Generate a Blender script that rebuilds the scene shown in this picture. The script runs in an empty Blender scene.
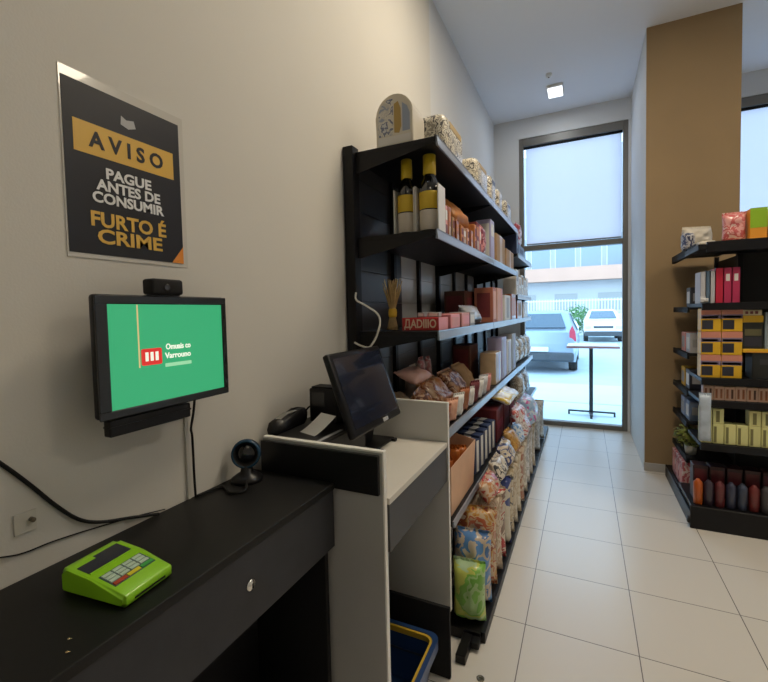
import bpy, bmesh, math, random
from mathutils import Vector, Matrix, noise as mnoise
random.seed(7)
S = bpy.context.scene
COL = S.collection
PI = math.pi

# ------------------------------------------------------------------ materials
_mats = {}
def mat(name, col, rough=.5, metal=0., emit=None, estr=0., var=0., vscale=8., bump=0., bscale=60., spec=.5, coat=0., trans=0.):
    if name in _mats: return _mats[name]
    m = bpy.data.materials.new(name); m.use_nodes = True
    nt = m.node_tree; b = nt.nodes['Principled BSDF']
    c = (*col, 1)
    b.inputs['Base Color'].default_value = c
    b.inputs['Roughness'].default_value = rough
    b.inputs['Metallic'].default_value = metal
    b.inputs['Specular IOR Level'].default_value = spec
    b.inputs['Coat Weight'].default_value = coat
    b.inputs['Transmission Weight'].default_value = trans
    if emit:
        b.inputs['Emission Color'].default_value = (*emit, 1); b.inputs['Emission Strength'].default_value = estr
    tc = nt.nodes.new('ShaderNodeTexCoord')
    if var:
        n = nt.nodes.new('ShaderNodeTexNoise'); n.inputs['Scale'].default_value = vscale; n.inputs['Detail'].default_value = 4
        r = nt.nodes.new('ShaderNodeValToRGB')
        r.color_ramp.elements[0].position = .3; r.color_ramp.elements[1].position = .7
        r.color_ramp.elements[0].color = (*[x*(1-var) for x in col], 1)
        r.color_ramp.elements[1].color = (*[min(1, x*(1+var)) for x in col], 1)
        nt.links.new(tc.outputs['Object'], n.inputs['Vector']); nt.links.new(n.outputs['Fac'], r.inputs['Fac'])
        nt.links.new(r.outputs['Color'], b.inputs['Base Color'])
    if bump:
        n = nt.nodes.new('ShaderNodeTexNoise'); n.inputs['Scale'].default_value = bscale
        bp = nt.nodes.new('ShaderNodeBump'); bp.inputs['Strength'].default_value = bump; bp.inputs['Distance'].default_value = .01
        nt.links.new(tc.outputs['Object'], n.inputs['Vector']); nt.links.new(n.outputs['Fac'], bp.inputs['Height'])
        nt.links.new(bp.outputs['Normal'], b.inputs['Normal'])
    _mats[name] = m
    return m

def patt(name, cols, scale=14., rough=.35, stretch=(1, 1, 1), kind='noise', coat=.3):
    """printed packaging: hard patches of several colours"""
    if name in _mats: return _mats[name]
    m = bpy.data.materials.new(name); m.use_nodes = True
    nt = m.node_tree; b = nt.nodes['Principled BSDF']
    b.inputs['Roughness'].default_value = rough; b.inputs['Coat Weight'].default_value = coat
    tc = nt.nodes.new('ShaderNodeTexCoord'); mp = nt.nodes.new('ShaderNodeMapping')
    mp.inputs['Scale'].default_value = stretch
    mp.inputs['Location'].default_value = [random.uniform(0, 9) for _ in range(3)]
    nt.links.new(tc.outputs['Object'], mp.inputs['Vector'])
    if kind == 'noise':
        t = nt.nodes.new('ShaderNodeTexNoise'); t.inputs['Scale'].default_value = scale; t.inputs['Detail'].default_value = 2.5
        t.inputs['Distortion'].default_value = .6; out = t.outputs['Fac']; lo, hi = .3, .7
    elif kind == 'voronoi':
        t = nt.nodes.new('ShaderNodeTexVoronoi'); t.inputs['Scale'].default_value = scale
        sx = nt.nodes.new('ShaderNodeSeparateColor'); nt.links.new(t.outputs['Color'], sx.inputs['Color']); out = sx.outputs[0]; lo, hi = 0, 1
    else:
        t = nt.nodes.new('ShaderNodeTexWave'); t.inputs['Scale'].default_value = scale; t.inputs['Distortion'].default_value = 1.5
        out = t.outputs['Fac']; lo, hi = 0, 1
        if kind == 'bandz': t.bands_direction = 'Z'
        if kind == 'bandy': t.bands_direction = 'Y'
    nt.links.new(mp.outputs['Vector'], t.inputs['Vector'])
    r = nt.nodes.new('ShaderNodeValToRGB'); r.color_ramp.interpolation = 'CONSTANT'
    e = r.color_ramp.elements
    while len(e) < len(cols): e.new(.5)
    for i, c in enumerate(cols):
        e[i].position = lo+(hi-lo)*i/len(cols) if i else 0; e[i].color = (*c, 1)
    nt.links.new(out, r.inputs['Fac']); nt.links.new(r.outputs['Color'], b.inputs['Base Color'])
    _mats[name] = m
    return m

# ------------------------------------------------------------------ mesh helpers
def finish(name, bm, m, parent=None, smooth=False, loc=None):
    bmesh.ops.recalc_face_normals(bm, faces=bm.faces[:])
    me = bpy.data.meshes.new(name); bm.to_mesh(me); bm.free()
    o = bpy.data.objects.new(name, me); COL.objects.link(o)
    if m: me.materials.append(m)
    if smooth:
        for p in me.polygons: p.use_smooth = True
    if parent: o.parent = parent
    if loc: o.location = loc
    return o
def NB(): return bmesh.new()
def box(bm, x0, x1, y0, y1, z0, z1, bev=0., seg=2, M=None):
    r = bmesh.ops.create_cube(bm, size=1)
    for v in r['verts']:
        v.co = Vector((x0+(v.co.x+.5)*(x1-x0), y0+(v.co.y+.5)*(y1-y0), z0+(v.co.z+.5)*(z1-z0)))
    vs = r['verts']
    if bev > 0:
        es = list({e for v in vs for e in v.link_edges})
        q = bmesh.ops.bevel(bm, geom=es, offset=bev, segments=seg, affect='EDGES', profile=.5)
        vs = list({v for f in q['faces'] for v in f.verts} | {v for v in vs if v.is_valid})
    if M is not None:
        for v in vs: v.co = M @ v.co
    return bm
def prism(bm, pts, axis, a, b, M=None):
    """polygon in the plane across axis, extruded a..b; pts give the other two coordinates in xyz order"""
    def co(p, t):
        return Vector({'x': (t, p[0], p[1]), 'y': (p[0], t, p[1]), 'z': (p[0], p[1], t)}[axis])
    A = [bm.verts.new(co(p, a)) for p in pts]; B = [bm.verts.new(co(p, b)) for p in pts]
    n = len(pts)
    bm.faces.new(A); bm.faces.new(B[::-1])
    for i in range(n): bm.faces.new([A[i], A[(i+1) % n], B[(i+1) % n], B[i]])
    if M is not None:
        for v in A+B: v.co = M @ v.co
    return bm
def lathe(bm, prof, c=(0, 0, 0), n=24, M=None, cap=True):
    rings = []; new = []
    for r, z in prof:
        if r < 1e-6:
            v = bm.verts.new((c[0], c[1], c[2]+z)); rings.append([v]); new.append(v)
        else:
            rg = [bm.verts.new((c[0]+r*math.cos(2*PI*k/n), c[1]+r*math.sin(2*PI*k/n), c[2]+z)) for k in range(n)]
            rings.append(rg); new += rg
    for a, b in zip(rings, rings[1:]):
        if len(a) == 1 and len(b) == 1: continue
        for k in range(n):
            k2 = (k+1) % n
            if len(a) == 1: bm.faces.new([a[0], b[k2], b[k]])
            elif len(b) == 1: bm.faces.new([a[k], a[k2], b[0]])
            else: bm.faces.new([a[k], a[k2], b[k2], b[k]])
    for rg in (rings[0], rings[-1]):
        if len(rg) > 1 and cap: bm.faces.new(rg)
    if M is not None:
        for v in new: v.co = M @ v.co
    return bm
def tube(bm, pts, r, n=8, sub=6):
    P = [Vector(p) for p in pts]
    if sub > 1 and len(P) > 2:
        Q = []
        for i in range(len(P)-1):
            p0 = P[max(i-1, 0)]; p1 = P[i]; p2 = P[i+1]; p3 = P[min(i+2, len(P)-1)]
            for k in range(sub):
                t = k/sub
                Q.append(.5*((2*p1)+(p2-p0)*t+(2*p0-5*p1+4*p2-p3)*t*t+(3*p1-p0-3*p2+p3)*t**3))
        Q.append(P[-1]); P = Q
    rings = []
    ref = Vector((.13, .21, .97)).normalized()
    for i, p in enumerate(P):
        d = (P[min(i+1, len(P)-1)]-P[max(i-1, 0)]).normalized()
        a = d.cross(ref)
        if a.length < .05: a = d.cross(Vector((1, 0, 0)))
        a.normalize(); b = d.cross(a)
        rings.append([bm.verts.new(p+r*(a*math.cos(2*PI*k/n)+b*math.sin(2*PI*k/n))) for k in range(n)])
    for A, B in zip(rings, rings[1:]):
        for k in range(n): bm.faces.new([A[k], A[(k+1) % n], B[(k+1) % n], B[k]])
    bm.faces.new(rings[0][::-1]); bm.faces.new(rings[-1])
    return bm
def basis(o, r, u):
    r = Vector(r).normalized(); u = Vector(u); n = r.cross(u).normalized(); u = n.cross(r).normalized()
    M = Matrix((r, u, n)).transposed().to_4x4(); M.translation = Vector(o); return M
def text(name, s, m, parent, o, r, u, size, bold=0., width=None, ext=.0006, align='CENTER', height=None):
    cu = bpy.data.curves.new('t', 'FONT'); cu.body = s; cu.size = size; cu.extrude = ext; cu.offset = bold*size
    cu.align_x = align; cu.align_y = 'CENTER'; cu.resolution_u = 3
    t = bpy.data.objects.new('t', cu); COL.objects.link(t)
    dg = bpy.context.evaluated_depsgraph_get()
    me = bpy.data.meshes.new_from_object(t.evaluated_get(dg))
    bpy.data.objects.remove(t); bpy.data.curves.remove(cu)
    xs = [v.co.x for v in me.vertices]
    k = width/(max(xs)-min(xs)) if width and xs else 1
    ys = [v.co.y for v in me.vertices]; ky = 1; y0 = 0
    if height: ky = height/(max(ys)-min(ys)); y0 = (max(ys)+min(ys))/2
    x0 = (max(xs)+min(xs))/2 if width else 0
    B = basis(o, r, u)
    for v in me.vertices: v.co = B @ Vector(((v.co.x-x0)*k, (v.co.y-y0)*ky, v.co.z))
    me.name = name; me.materials.clear(); me.materials.append(m)
    ob = bpy.data.objects.new(name, me); COL.objects.link(ob); ob.parent = parent
    return ob

# ------------------------------------------------------------------ scene-graph helpers
def tag(o, label, cat, group=None, kind=None):
    if label: o['label'] = label
    if cat: o['category'] = cat
    if group: o['group'] = group
    if kind: o['kind'] = kind
    return o
def thing(name, label, cat, loc=(0, 0, 0), rz=0, group=None):
    o = bpy.data.objects.new(name, None); COL.objects.link(o); o.empty_display_size = .05
    o.location = loc; o.rotation_euler = (0, 0, rz)
    return tag(o, label, cat, group)
def struct(name, bm, m, parent=None, smooth=False):
    o = finish(name, bm, m, parent, smooth)
    if not parent: o['kind'] = 'structure'
    return o
def copy_tree(o, loc, rz, label, group=None, scale=None):
    c = o.copy(); COL.objects.link(c); c.location = loc; c.rotation_euler = (0, 0, rz); c['label'] = label
    if group: c['group'] = group
    if scale: c.scale = scale
    for ch in list(o.children):
        d = ch.copy(); COL.objects.link(d); d.parent = c
        for g in list(ch.children):
            e = g.copy(); COL.objects.link(e); e.parent = d
    return c

# ------------------------------------------------------------------ common materials
black_metal = mat('black shelf metal', (.006, .006, .008), .42, spec=.3)
black_sat = mat('black satin plastic', (.007, .007, .009), .35, spec=.35)
black_matte = mat('black matte', (.008, .008, .009), .7, spec=.3)
rail_grey = mat('price rail plastic', (.24, .26, .31), .28, coat=.3)
wood_black = mat('black laminate', (.0075, .0075, .008), .45, spec=.3, var=.15, vscale=20)
fascia_grey = mat('charcoal laminate', (.030, .031, .036), .5, spec=.35, var=.1, vscale=15)
lam_white = mat('white laminate', (.66, .63, .57), .45, var=.02, vscale=5)
lam_grey = mat('light grey laminate', (.42, .41, .39), .5, var=.03, vscale=5)
edge_white = mat('white edge band', (.85, .83, .78), .4)
chrome = mat('chrome', (.75, .74, .72), .15, 1.)
white_p = mat('white paper', (.82, .81, .78), .7)
glassm = bpy.data.materials.new('window glass'); glassm.use_nodes = True
nt = glassm.node_tree; nt.nodes.clear()
_o = nt.nodes.new('ShaderNodeOutputMaterial'); _m = nt.nodes.new('ShaderNodeMixShader'); _t = nt.nodes.new('ShaderNodeBsdfTransparent')
_g = nt.nodes.new('ShaderNodeBsdfGlossy'); _g.inputs['Roughness'].default_value = .02; _f = nt.nodes.new('ShaderNodeFresnel'); _f.inputs['IOR'].default_value = 1.3
_t.inputs['Color'].default_value = (.93, .97, .98, 1)
nt.links.new(_f.outputs[0], _m.inputs[0]); nt.links.new(_t.outputs[0], _m.inputs[1]); nt.links.new(_g.outputs[0], _m.inputs[2]); nt.links.new(_m.outputs[0], _o.inputs[0])

def blind_mat():
    m = bpy.data.materials.new('blind fabric'); m.use_nodes = True; nt = m.node_tree; nt.nodes.clear()
    o = nt.nodes.new('ShaderNodeOutputMaterial'); mx = nt.nodes.new('ShaderNodeMixShader'); mx.inputs[0].default_value = .90
    d = nt.nodes.new('ShaderNodeBsdfDiffuse'); t = nt.nodes.new('ShaderNodeBsdfTranslucent')
    d.inputs['Color'].default_value = (.8, .83, .88, 1); t.inputs['Color'].default_value = (.97, .92, .95, 1)
    nt.links.new(d.outputs[0], mx.inputs[1]); nt.links.new(t.outputs[0], mx.inputs[2]); nt.links.new(mx.outputs[0], o.inputs[0])
    return m

def floor_mat():
    m = bpy.data.materials.new('floor tiles'); m.use_nodes = True; nt = m.node_tree; b = nt.nodes['Principled BSDF']
    g = nt.nodes.new('ShaderNodeNewGeometry'); mp = nt.nodes.new('ShaderNodeMapping')
    mp.inputs['Location'].default_value = (.256+.468*20, -2.04+.475*20, 0)
    br = nt.nodes.new('ShaderNodeTexBrick'); br.offset = 0; br.squash = 1
    br.inputs['Scale'].default_value = 1; br.inputs['Brick Width'].default_value = .468; br.inputs['Row Height'].default_value = .475
    br.inputs['Mortar Size'].default_value = .0022; br.inputs['Mortar Smooth'].default_value = .1
    br.inputs['Color1'].default_value = (.68, .645, .59, 1); br.inputs['Color2'].default_value = (.70, .665, .61, 1); br.inputs['Mortar'].default_value = (.16, .15, .14, 1)
    nt.links.new(g.outputs['Position'], mp.inputs['Vector']); nt.links.new(mp.outputs['Vector'], br.inputs['Vector'])
    nt.links.new(br.outputs['Color'], b.inputs['Base Color'])
    b.inputs['Roughness'].default_value = .27; b.inputs['Specular IOR Level'].default_value = .55
    return m

# ------------------------------------------------------------------ room
XW, YB, ZC = -1.066, 5.8, 3.95
XR, YR = 3.6, -2.8
wall_cream = mat('cream wall paint', (.63, .605, .55), .75, var=.025, vscale=1.2, bump=.05, bscale=180)
wall_white = mat('white wall paint', (.66, .66, .65), .75, var=.02, vscale=1.2)
ceil_m = mat('ceiling paint', (.84, .86, .89), .85)
gold_paint = mat('ochre brown paint', (.30, .205, .105), .7, var=.06, vscale=2.0)
base_grey = mat('grey skirting', (.42, .41, .39), .5)
frame_m = mat('bronze aluminium', (.17, .16, .14), .42, .25)

bm = NB(); box(bm, -1.3, XR+.2, YR-.2, YB+.24, -.12, 0); struct('floor', bm, floor_mat())
bm = NB(); box(bm, -1.3, XR+.2, YR-.2, YB+.24, ZC, ZC+.12); struct('ceiling', bm, ceil_m)
bm = NB(); box(bm, XW-.2, XW, YR-.2, 3.17, 0, ZC); struct('wall_left', bm, wall_cream)
bm = NB(); box(bm, XW-.2, XW-.012, 3.17, YB+.24, 0, ZC); struct('wall_left_far', bm, wall_white)
bm = NB(); box(bm, XR, XR+.2, YR-.2, YB+.24, 0, ZC); struct('wall_right', bm, wall_white)
bm = NB(); box(bm, -1.1, XR, YR-.2, YR, 0, ZC); struct('wall_rear', bm, wall_white)
W1 = (-.765, .470); W2 = (1.215, 2.75); ZT = 3.70
bm = NB()
box(bm, XW-.012, W1[0], YB, YB+.24, 0, ZC); box(bm, W1[0], W1[1], YB, YB+.24, ZT, ZC)
box(bm, W1[1], W2[0], YB, YB+.24, 0, ZC); box(bm, W2[0], W2[1], YB, YB+.24, ZT, ZC); box(bm, W2[1], XR, YB, YB+.24, 0, ZC)
struct('wall_back', bm, wall_white)
# column standing out from the back wall: white return, ochre front
PX0, PX1, PY = .497, 1.165, 4.477
bm = NB(); box(bm, PX0, PX1, PY+.004, YB, 0, ZC); struct('wall_column', bm, wall_white)
bm = NB(); box(bm, PX0+.002, PX1, PY-.006, PY+.004, .075, ZC); struct('trim_1', bm, gold_paint)
bm = NB(); box(bm, PX0-.004, PX1, PY-.012, PY+.004, 0, .075, .002, 1); struct('baseboard_column', bm, base_grey)

def window(n, x0, x1, side):
    w = bpy.data.objects.new('window_%d' % n, None); COL.objects.link(w); w['kind'] = 'structure'
    w.location = ((x0+x1)/2, YB+.05, 0)
    cx = (x0+x1)/2; h = (x1-x0)/2
    bm = NB(); t = .055
    for (a, b, c, d) in ((-h, -h+t, 0, ZT), (h-t, h, 0, ZT), (-h+t, h-t, 0, t), (-h+t, h-t, ZT-.10, ZT), (-h+t, h-t, 2.265, 2.33)):
        box(bm, a, b, -.04, .06, c, d, .004, 1)
    finish('window_frame', bm, frame_m, w)
    bm = NB(); box(bm, -h+t, h-t, .018, .024, t, 2.265); finish('window_pane', bm, glassm, w)
    bm = NB(); box(bm, -h+t, h-t, .018, .024, 2.33, ZT-.10); finish('window_pane', bm, glassm, w)
    # roller blind in the upper light
    b = thing('roller_blind', 'white translucent roller blind drawn over the upper %s' % side, 'blind', (cx, YB+.0, 2.335))
    bm = NB(); box(bm, -h+t+.03, h-t-.012, .022, .024, .015, 1.245); finish('blind_fabric', bm, BL, b)
    bm = NB(); lathe(bm, [(.018, -h+t+.005), (.018, h-t-.005)], n=14, M=Matrix.Translation((0, .028, 1.245)) @ Matrix.Rotation(PI/2, 4, 'Y')); finish('blind_roller', bm, black_matte, b, True)
    bm = NB(); box(bm, -h+t+.03, h-t-.012, .017, .029, 0, .016, .004, 2); finish('bottom_bar', bm, frame_m, b)
BL = blind_mat()
window(1, *W1, 'window beside the column')
window(2, *W2, 'window right of the ochre column')

# ceiling lights (square surface panels)
lamp_white = mat('lamp diffuser', (.9, .9, .9), .4, emit=(.86, .93, 1.), estr=2.2)
lamp_warm = mat('warm lamp diffuser', (.9, .88, .82), .4, emit=(1., .86, .62), estr=3.)
def panel(x, y, sx, sy, label, m, power=None, col=(1, .86, .66)):
    t = thing('ceiling_light', label, 'ceiling light', (x, y, ZC))
    bm = NB(); box(bm, -sx/2, sx/2, -sy/2, sy/2, -.03, 0, .004, 1); finish('housing', bm, edge_white, t)
    bm = NB(); box(bm, -sx/2+.008, sx/2-.008, -sy/2+.008, sy/2-.008, -.034, -.029); finish('diffuser', bm, m, t)
    if power:
        L = bpy.data.lights.new('panel_lamp', 'AREA'); L.shape = 'RECTANGLE'; L.size = sx; L.size_y = sy; L.energy = power; L.color = col
        o = bpy.data.objects.new('panel_lamp', L); COL.objects.link(o); o.parent = t; o.location = (0, 0, -.04)
panel(-.29, 5.21, .165, .25, 'small square white lamp lit on the ceiling near the window', lamp_white, 4, (.9, .95, 1))
panel(.15, 2.35, .6, .6, 'square ceiling panel lamp over the aisle by the tall shelving', lamp_warm, 39)
panel(2.4, 2.35, .6, .6, 'unseen ceiling panel lamp added as fill over right side of shop', lamp_warm, 24)  # fill lamp added out of view for the right half of the room
panel(.9, -1.3, .6, .6, 'unseen ceiling panel lamp added as fill behind the camera position', lamp_warm, 2.5)  # added out of view to brighten the near wall and cabinet panels
t = thing('smoke_detector', 'tiny white detector on the ceiling just before the small lamp', 'detector', (-.333, 4.85, ZC))
bm = NB(); lathe(bm, [(.032, 0), (.032, -.012), (.02, -.03), (0, -.032)], n=20); finish('body', bm, edge_white, t, True)
bm = NB(); lathe(bm, [(.006, -.03), (.006, -.036), (0, -.037)], n=10); finish('indicator', bm, black_matte, t, True)

# ------------------------------------------------------------------ poster on the left wall
POST_N = mat('poster black print', (.018, .018, .023), .4, spec=.35)
POST_Y = mat('poster amber print', (.72, .43, .06), .4, coat=.4)
POST_W = mat('poster white print', (.78, .78, .78), .45)
sleeve = mat('clear plastic sleeve', (.60, .57, .51), .18, coat=.6)
px = XW
t = thing('warning_sign', 'black and amber AVISO theft warning poster in clear sleeve on left wall', 'poster', (px, .728, 1.865))
bm = NB(); box(bm, .0001, .002, -.158, .166, -.219, .213); finish('sleeve', bm, sleeve, t)
bm = NB(); box(bm, .002, .0035, -.154, .150, -.208, .190); finish('sheet', bm, POST_N, t)
bm = NB(); box(bm, .0035, .0042, -.134, .128, .028, .102); finish('amber_band', bm, POST_Y, t)
R_, U_ = (0, 1, 0), (0, 0, 1)
text('heading', 'A V I S O', POST_N, t, (.0046, -.003, .066), R_, U_, .06, .03, .196, height=.040)
for s, z, w in (('PAGUE', -.007, .120), ('ANTES DE', -.038, .170), ('CONSUMIR', -.069, .190)):
    text('white_line', s, POST_W, t, (.0040, -.003, z), R_, U_, .042, .03, w, height=.027)
for s, z, w, h_ in (('FURTO É', -.118, .200, .046), ('CRIME', -.163, .173, .036)):
    text('amber_line', s, POST_Y, t, (.0040, -.004, z), R_, U_, .056, .028, w, height=h_)
bm = NB(); prism(bm, [(.112, -.208), (.150, -.208), (.150, -.160)], 'x', .0035, .0042); finish('orange_corner', bm, mat('orange print', (.75, .26, .03), .4), t)
bm = NB(); prism(bm, [(-.02, .128), (.0, .122), (.02, .130), (.015, .148), (-.005, .143), (-.018, .150)], 'x', .0035, .0040); finish('faded_emblem', bm, mat('faded print', (.42, .42, .43), .5), t)

# ------------------------------------------------------------------ wall monitor
tvx = -.975
t = thing('wall_monitor', 'black wall monitor showing a green screen above the black counter', 'monitor', (XW, .755, 1.415))
y0, y1, z0, z1 = -.190, .190, -.146, .142
dx = tvx-XW
bm = NB(); box(bm, dx-.024, dx, y0+.004, y1, z0+.003, z1, .008, 3); finish('casing', bm, black_sat, t, True)
bm = NB()
box(bm, dx, dx+.006, y0+.002, y1-.002, z1-.023, z1-.002, .002, 1); box(bm, dx, dx+.006, y0+.002, y1-.002, z0+.002, z0+.021, .002, 1)
box(bm, dx, dx+.006, y0+.002, y0+.030, z0+.02, z1-.02, .002, 1); box(bm, dx, dx+.006, y1-.018, y1-.002, z0+.02, z1-.02, .002, 1)
finish('bezel', bm, mat('gloss bezel', (.01, .01, .012), .12, coat=.5), t)
scr_g = mat('lit green screen', (.02, .1, .05), .15, emit=(.035, .36, .15), estr=1.0)
bm = NB(); box(bm, dx, dx+.0015, y0+.028, y1-.017, z0+.02, z1-.022); sc = finish('screen', bm, scr_g, t)
scr_r = mat('lit red logo', (.2, .02, .02), .2, emit=(.62, .03, .025), estr=1.0)
scr_w = mat('lit white text', (.3, .3, .3), .2, emit=(.80, .84, .68), estr=1.0)
scr_l = mat('lit pale green bar', (.1, .2, .1), .2, emit=(.30, .62, .36), estr=1.0)
scr_d = mat('lit cream edge', (.3, .2, .1), .2, emit=(.62, .5, .22), estr=.9)
sx = dx+.0018
bm = NB(); box(bm, sx, sx+.001, -.083, -.030, -.031, .010, .004, 2); finish('red_logo', bm, scr_r, sc)
for k in range(3):
    bm = NB(); box(bm, sx+.001, sx+.0015, -.073+k*.0135, -.065+k*.0135, -.021, .001); finish('logo_bar', bm, scr_w, sc)
bm = NB(); box(bm, sx, sx+.0008, -.090, -.0865, -.035, .118); finish('cream_line', bm, scr_d, sc)
text('screen_text', 'Omuais co', scr_w, sc, (sx+.0005, .022, .010), R_, U_, .021, .02, .075)
text('screen_text', 'Varrouno', scr_w, sc, (sx+.0005, .020, -.013), R_, U_, .021, .02, .078)
bm = NB(); box(bm, sx, sx+.001, -.019, .060, -.041, -.032, .001, 1); finish('progress_bar', bm, scr_l, sc)
bm = NB(); box(bm, dx-.06, dx-.028, -.05, .05, -.05, .05, .004, 1); box(bm, 0, dx-.06, -.03, .03, -.03, .03); box(bm, 0, .008, -.06, .06, -.06, .06); finish('wall_bracket', bm, black_metal, t)
bm = NB(); box(bm, dx-.03, dx-.004, y0+.028, .057, -.188, -.149, .004, 2); box(bm, dx-.03, dx-.002, y0+.028, .057, -.168, -.164); finish('lower_bar', bm, black_metal, t)
# webcam on top
c = thing('webcam', 'small black webcam box clipped on top of wall monitor', 'webcam', (tvx-.015, .757, 1.5575))
bm = NB(); box(bm, -.02, .022, -.050, .040, .002, .042, .007, 3); finish('body', bm, black_matte, c, True)
bm = NB(); box(bm, -.016, .006, -.04, .04, 0, .003); finish('clip', bm, black_sat, c)
bm = NB(); lathe(bm, [(.009, 0), (.009, .003), (.006, .0035), (0, .002)], n=16, M=Matrix.Translation((.021, -.01, .02)) @ Matrix.Rotation(PI/2, 4, 'Y')); finish('lens', bm, mat('lens glass', (.02, .02, .03), .05, coat=1), c, True)
# cable cover down from the monitor
t = thing('cable_conduit', 'slim white cable cover running down wall from the monitor', 'cable cover', (XW, .862, .952))
bm = NB(); box(bm, 0, .008, -.006, .006, 0, .285, .002, 1); finish('cover', bm, mat('conduit plastic', (.55, .53, .48), .5), t)
bm = NB(); tube(bm, [(.04, .006, .33), (.03, .006, .27), (.014, .008, .22), (.012, .013, .19), (.012, .014, .08), (.012, .016, .008)], .0035); finish('power_cable', bm, black_matte, t, True)

# ------------------------------------------------------------------ black counter along the wall
ZK = .962
t = thing('service_counter', 'black laminate counter along the left wall with grey lockable front', 'counter', (XW, .3, 0))
by0, by1 = -1.2, .826
cx1 = -.722-XW
bm = NB(); box(bm, .004, cx1, by0, by1, ZK-.022, ZK, .0025, 2); finish('counter_top', bm, wood_black, t)
bm = NB(); box(bm, cx1-.024, cx1-.004, by0, by1, .755, ZK-.022, .0015, 1); fp = finish('front_panel', bm, fascia_grey, t)
bm = NB(); box(bm, .05, cx1-.026, by0, by1, .755, .773); finish('drawer_bottom', bm, black_matte, t)
bm = NB(); box(bm, .004, .022, by0, by1, 0, ZK-.022); finish('back_panel', bm, black_matte, t)
bm = NB(); box(bm, .022, cx1-.03, by1-.022, by1-.002, 0, .755, .001, 1); finish('side_panel', bm, black_matte, t)
bm = NB(); box(bm, .022, cx1-.05, by0, by1-.022, .18, .2); finish('lower_shelf', bm, black_matte, t)
bm = NB(); lathe(bm, [(.014, 0), (.014, .004), (.011, .006), (.009, .006), (.008, .0085), (0, .009)], n=24, M=Matrix.Translation((cx1-.0045, .449, .855)) @ Matrix.Rotation(PI/2, 4, 'Y')); lk = finish('lock', bm, chrome, fp, True)
bm = NB(); box(bm, .0, .0015, -.0015, .0015, -.006, .006); o = finish('keyhole', bm, black_matte, t); o.location = (cx1+.0043, .449, .855)
# storage crates in the dark under the counter
for k, (yy, hh) in enumerate(((.62, .26), (.99, .22))):
    c = thing('storage_crate', ['dark grey open crate in the shade under counter, nearer one', 'dark grey open crate in the shade under counter, beside white cabinet'][k], 'crate', (-.90, yy-.33, .2006))
    w, d = .11, .15
    bm = NB(); box(bm, -w, w, -d, d, 0, .012); 
    for (a, b, e, f) in ((-w, -w+.01, -d, d), (w-.01, w, -d, d), (-w+.01, w-.01, -d, -d+.01), (-w+.01, w-.01, d-.01, d)): box(bm, a, b, e, f, .012, hh-.02)
    finish('crate_body', bm, mat('dark grey plastic', (.045, .045, .05), .5), c)
    bm = NB()
    for (a, b, e, f) in ((-w-.006, -w+.012, -d-.006, d+.006), (w-.012, w+.006, -d-.006, d+.006), (-w+.012, w-.012, -d-.006, -d+.012), (-w+.012, w-.012, d-.012, d+.006)): box(bm, a, b, e, f, hh-.02, hh, .002, 1)
    finish('crate_rim', bm, mat('dark grey plastic', (.045, .045, .05), .5), c)

# card terminal -------------------------------------------------------
GR = mat('lime green plastic', (.28, .62, .012), .32, coat=.2, var=.04, vscale=6)
t = thing('card_terminal', 'lime green card payment terminal lying on the black counter', 'card terminal', (-.857, .521, ZK+.0006), math.radians(6))
L, Wd = .085, .058
def wedge(bm, l0, l1, w, prof, bev):
    prism(bm, prof, 'y', -w, w)
bm = NB()
prism(bm, [(-L, .008), (-L+.006, 0), (L-.006, 0), (L, .006), (L, .020), (L-.006, .025), (.0, .040), (-L+.02, .048), (-L+.006, .048), (-L, .040)], 'y', -Wd, Wd)
es = [e for e in bm.edges if e.calc_length() > 1e-4 and abs(e.verts[0].co.y-e.verts[1].co.y) < 1e-6]
bmesh.ops.bevel(bm, geom=es, offset=.007, segments=3, affect='EDGES')
finish('casing', bm, GR, t, True).modifiers.new('w', 'WEIGHTED_NORMAL')
def topz(x):
    return .048 if x < -L+.02 else (.048-(x+L-.02)*(.008/(L-.02)) if x < 0 else .040-x*(.015/(L-.006)))
def plate(name, x0, x1, y0, y1, m, lift, cut=None, par=None):
    bm = NB(); n = 4; x0 *= .8; x1 *= .8
    xs = [x0+(x1-x0)*k/n for k in range(n+1)]
    pts = []
    for x in xs: pts.append((x, topz(x)+lift))
    prof = [(p[0], p[1]) for p in pts]+[(p[0], p[1]-.004) for p in pts[::-1]]
    prism(bm, prof, 'y', y0, y1); return finish(name, bm, m, par or t)
scrm = mat('terminal display', (.018, .022, .035), .2, coat=.6)
plate('display', -.066, -.022, -.046, .046, scrm, .0008)
plate('display_notch', -.078, -.066, -.006, .046, scrm, .0008)
plate('green_tab', -.0225, -.018, -.046, .046, GR, .0014)
kp = plate('keypad_surround', .006, .062, -.045, .045, mat('keypad navy', (.04, .08, .09), .4), .0006)
keym = mat('keypad key pale', (.48, .62, .50), .45)
for i in range(3):
    for j in range(4):
        x = .010+i*.0125; y = -.042+j*.0215
        plate('key', x, x+.0095, y, y+.0185, keym, .0022, par=kp)
for j, (c_, nm) in enumerate((((.42, .05, .015), 'red_key'), ((.72, .62, .03), 'yellow_key'), ((.05, .35, .06), 'green_key'))):
    y = -.043+j*.0295
    plate(nm, .049, .059, y, y+.027, mat(nm, c_, .4), .0022, par=kp)
bm = NB(); box(bm, L-.0012, L+.0006, -.035, .035, .008, .012); finish('card_slot', bm, black_matte, t)
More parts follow.
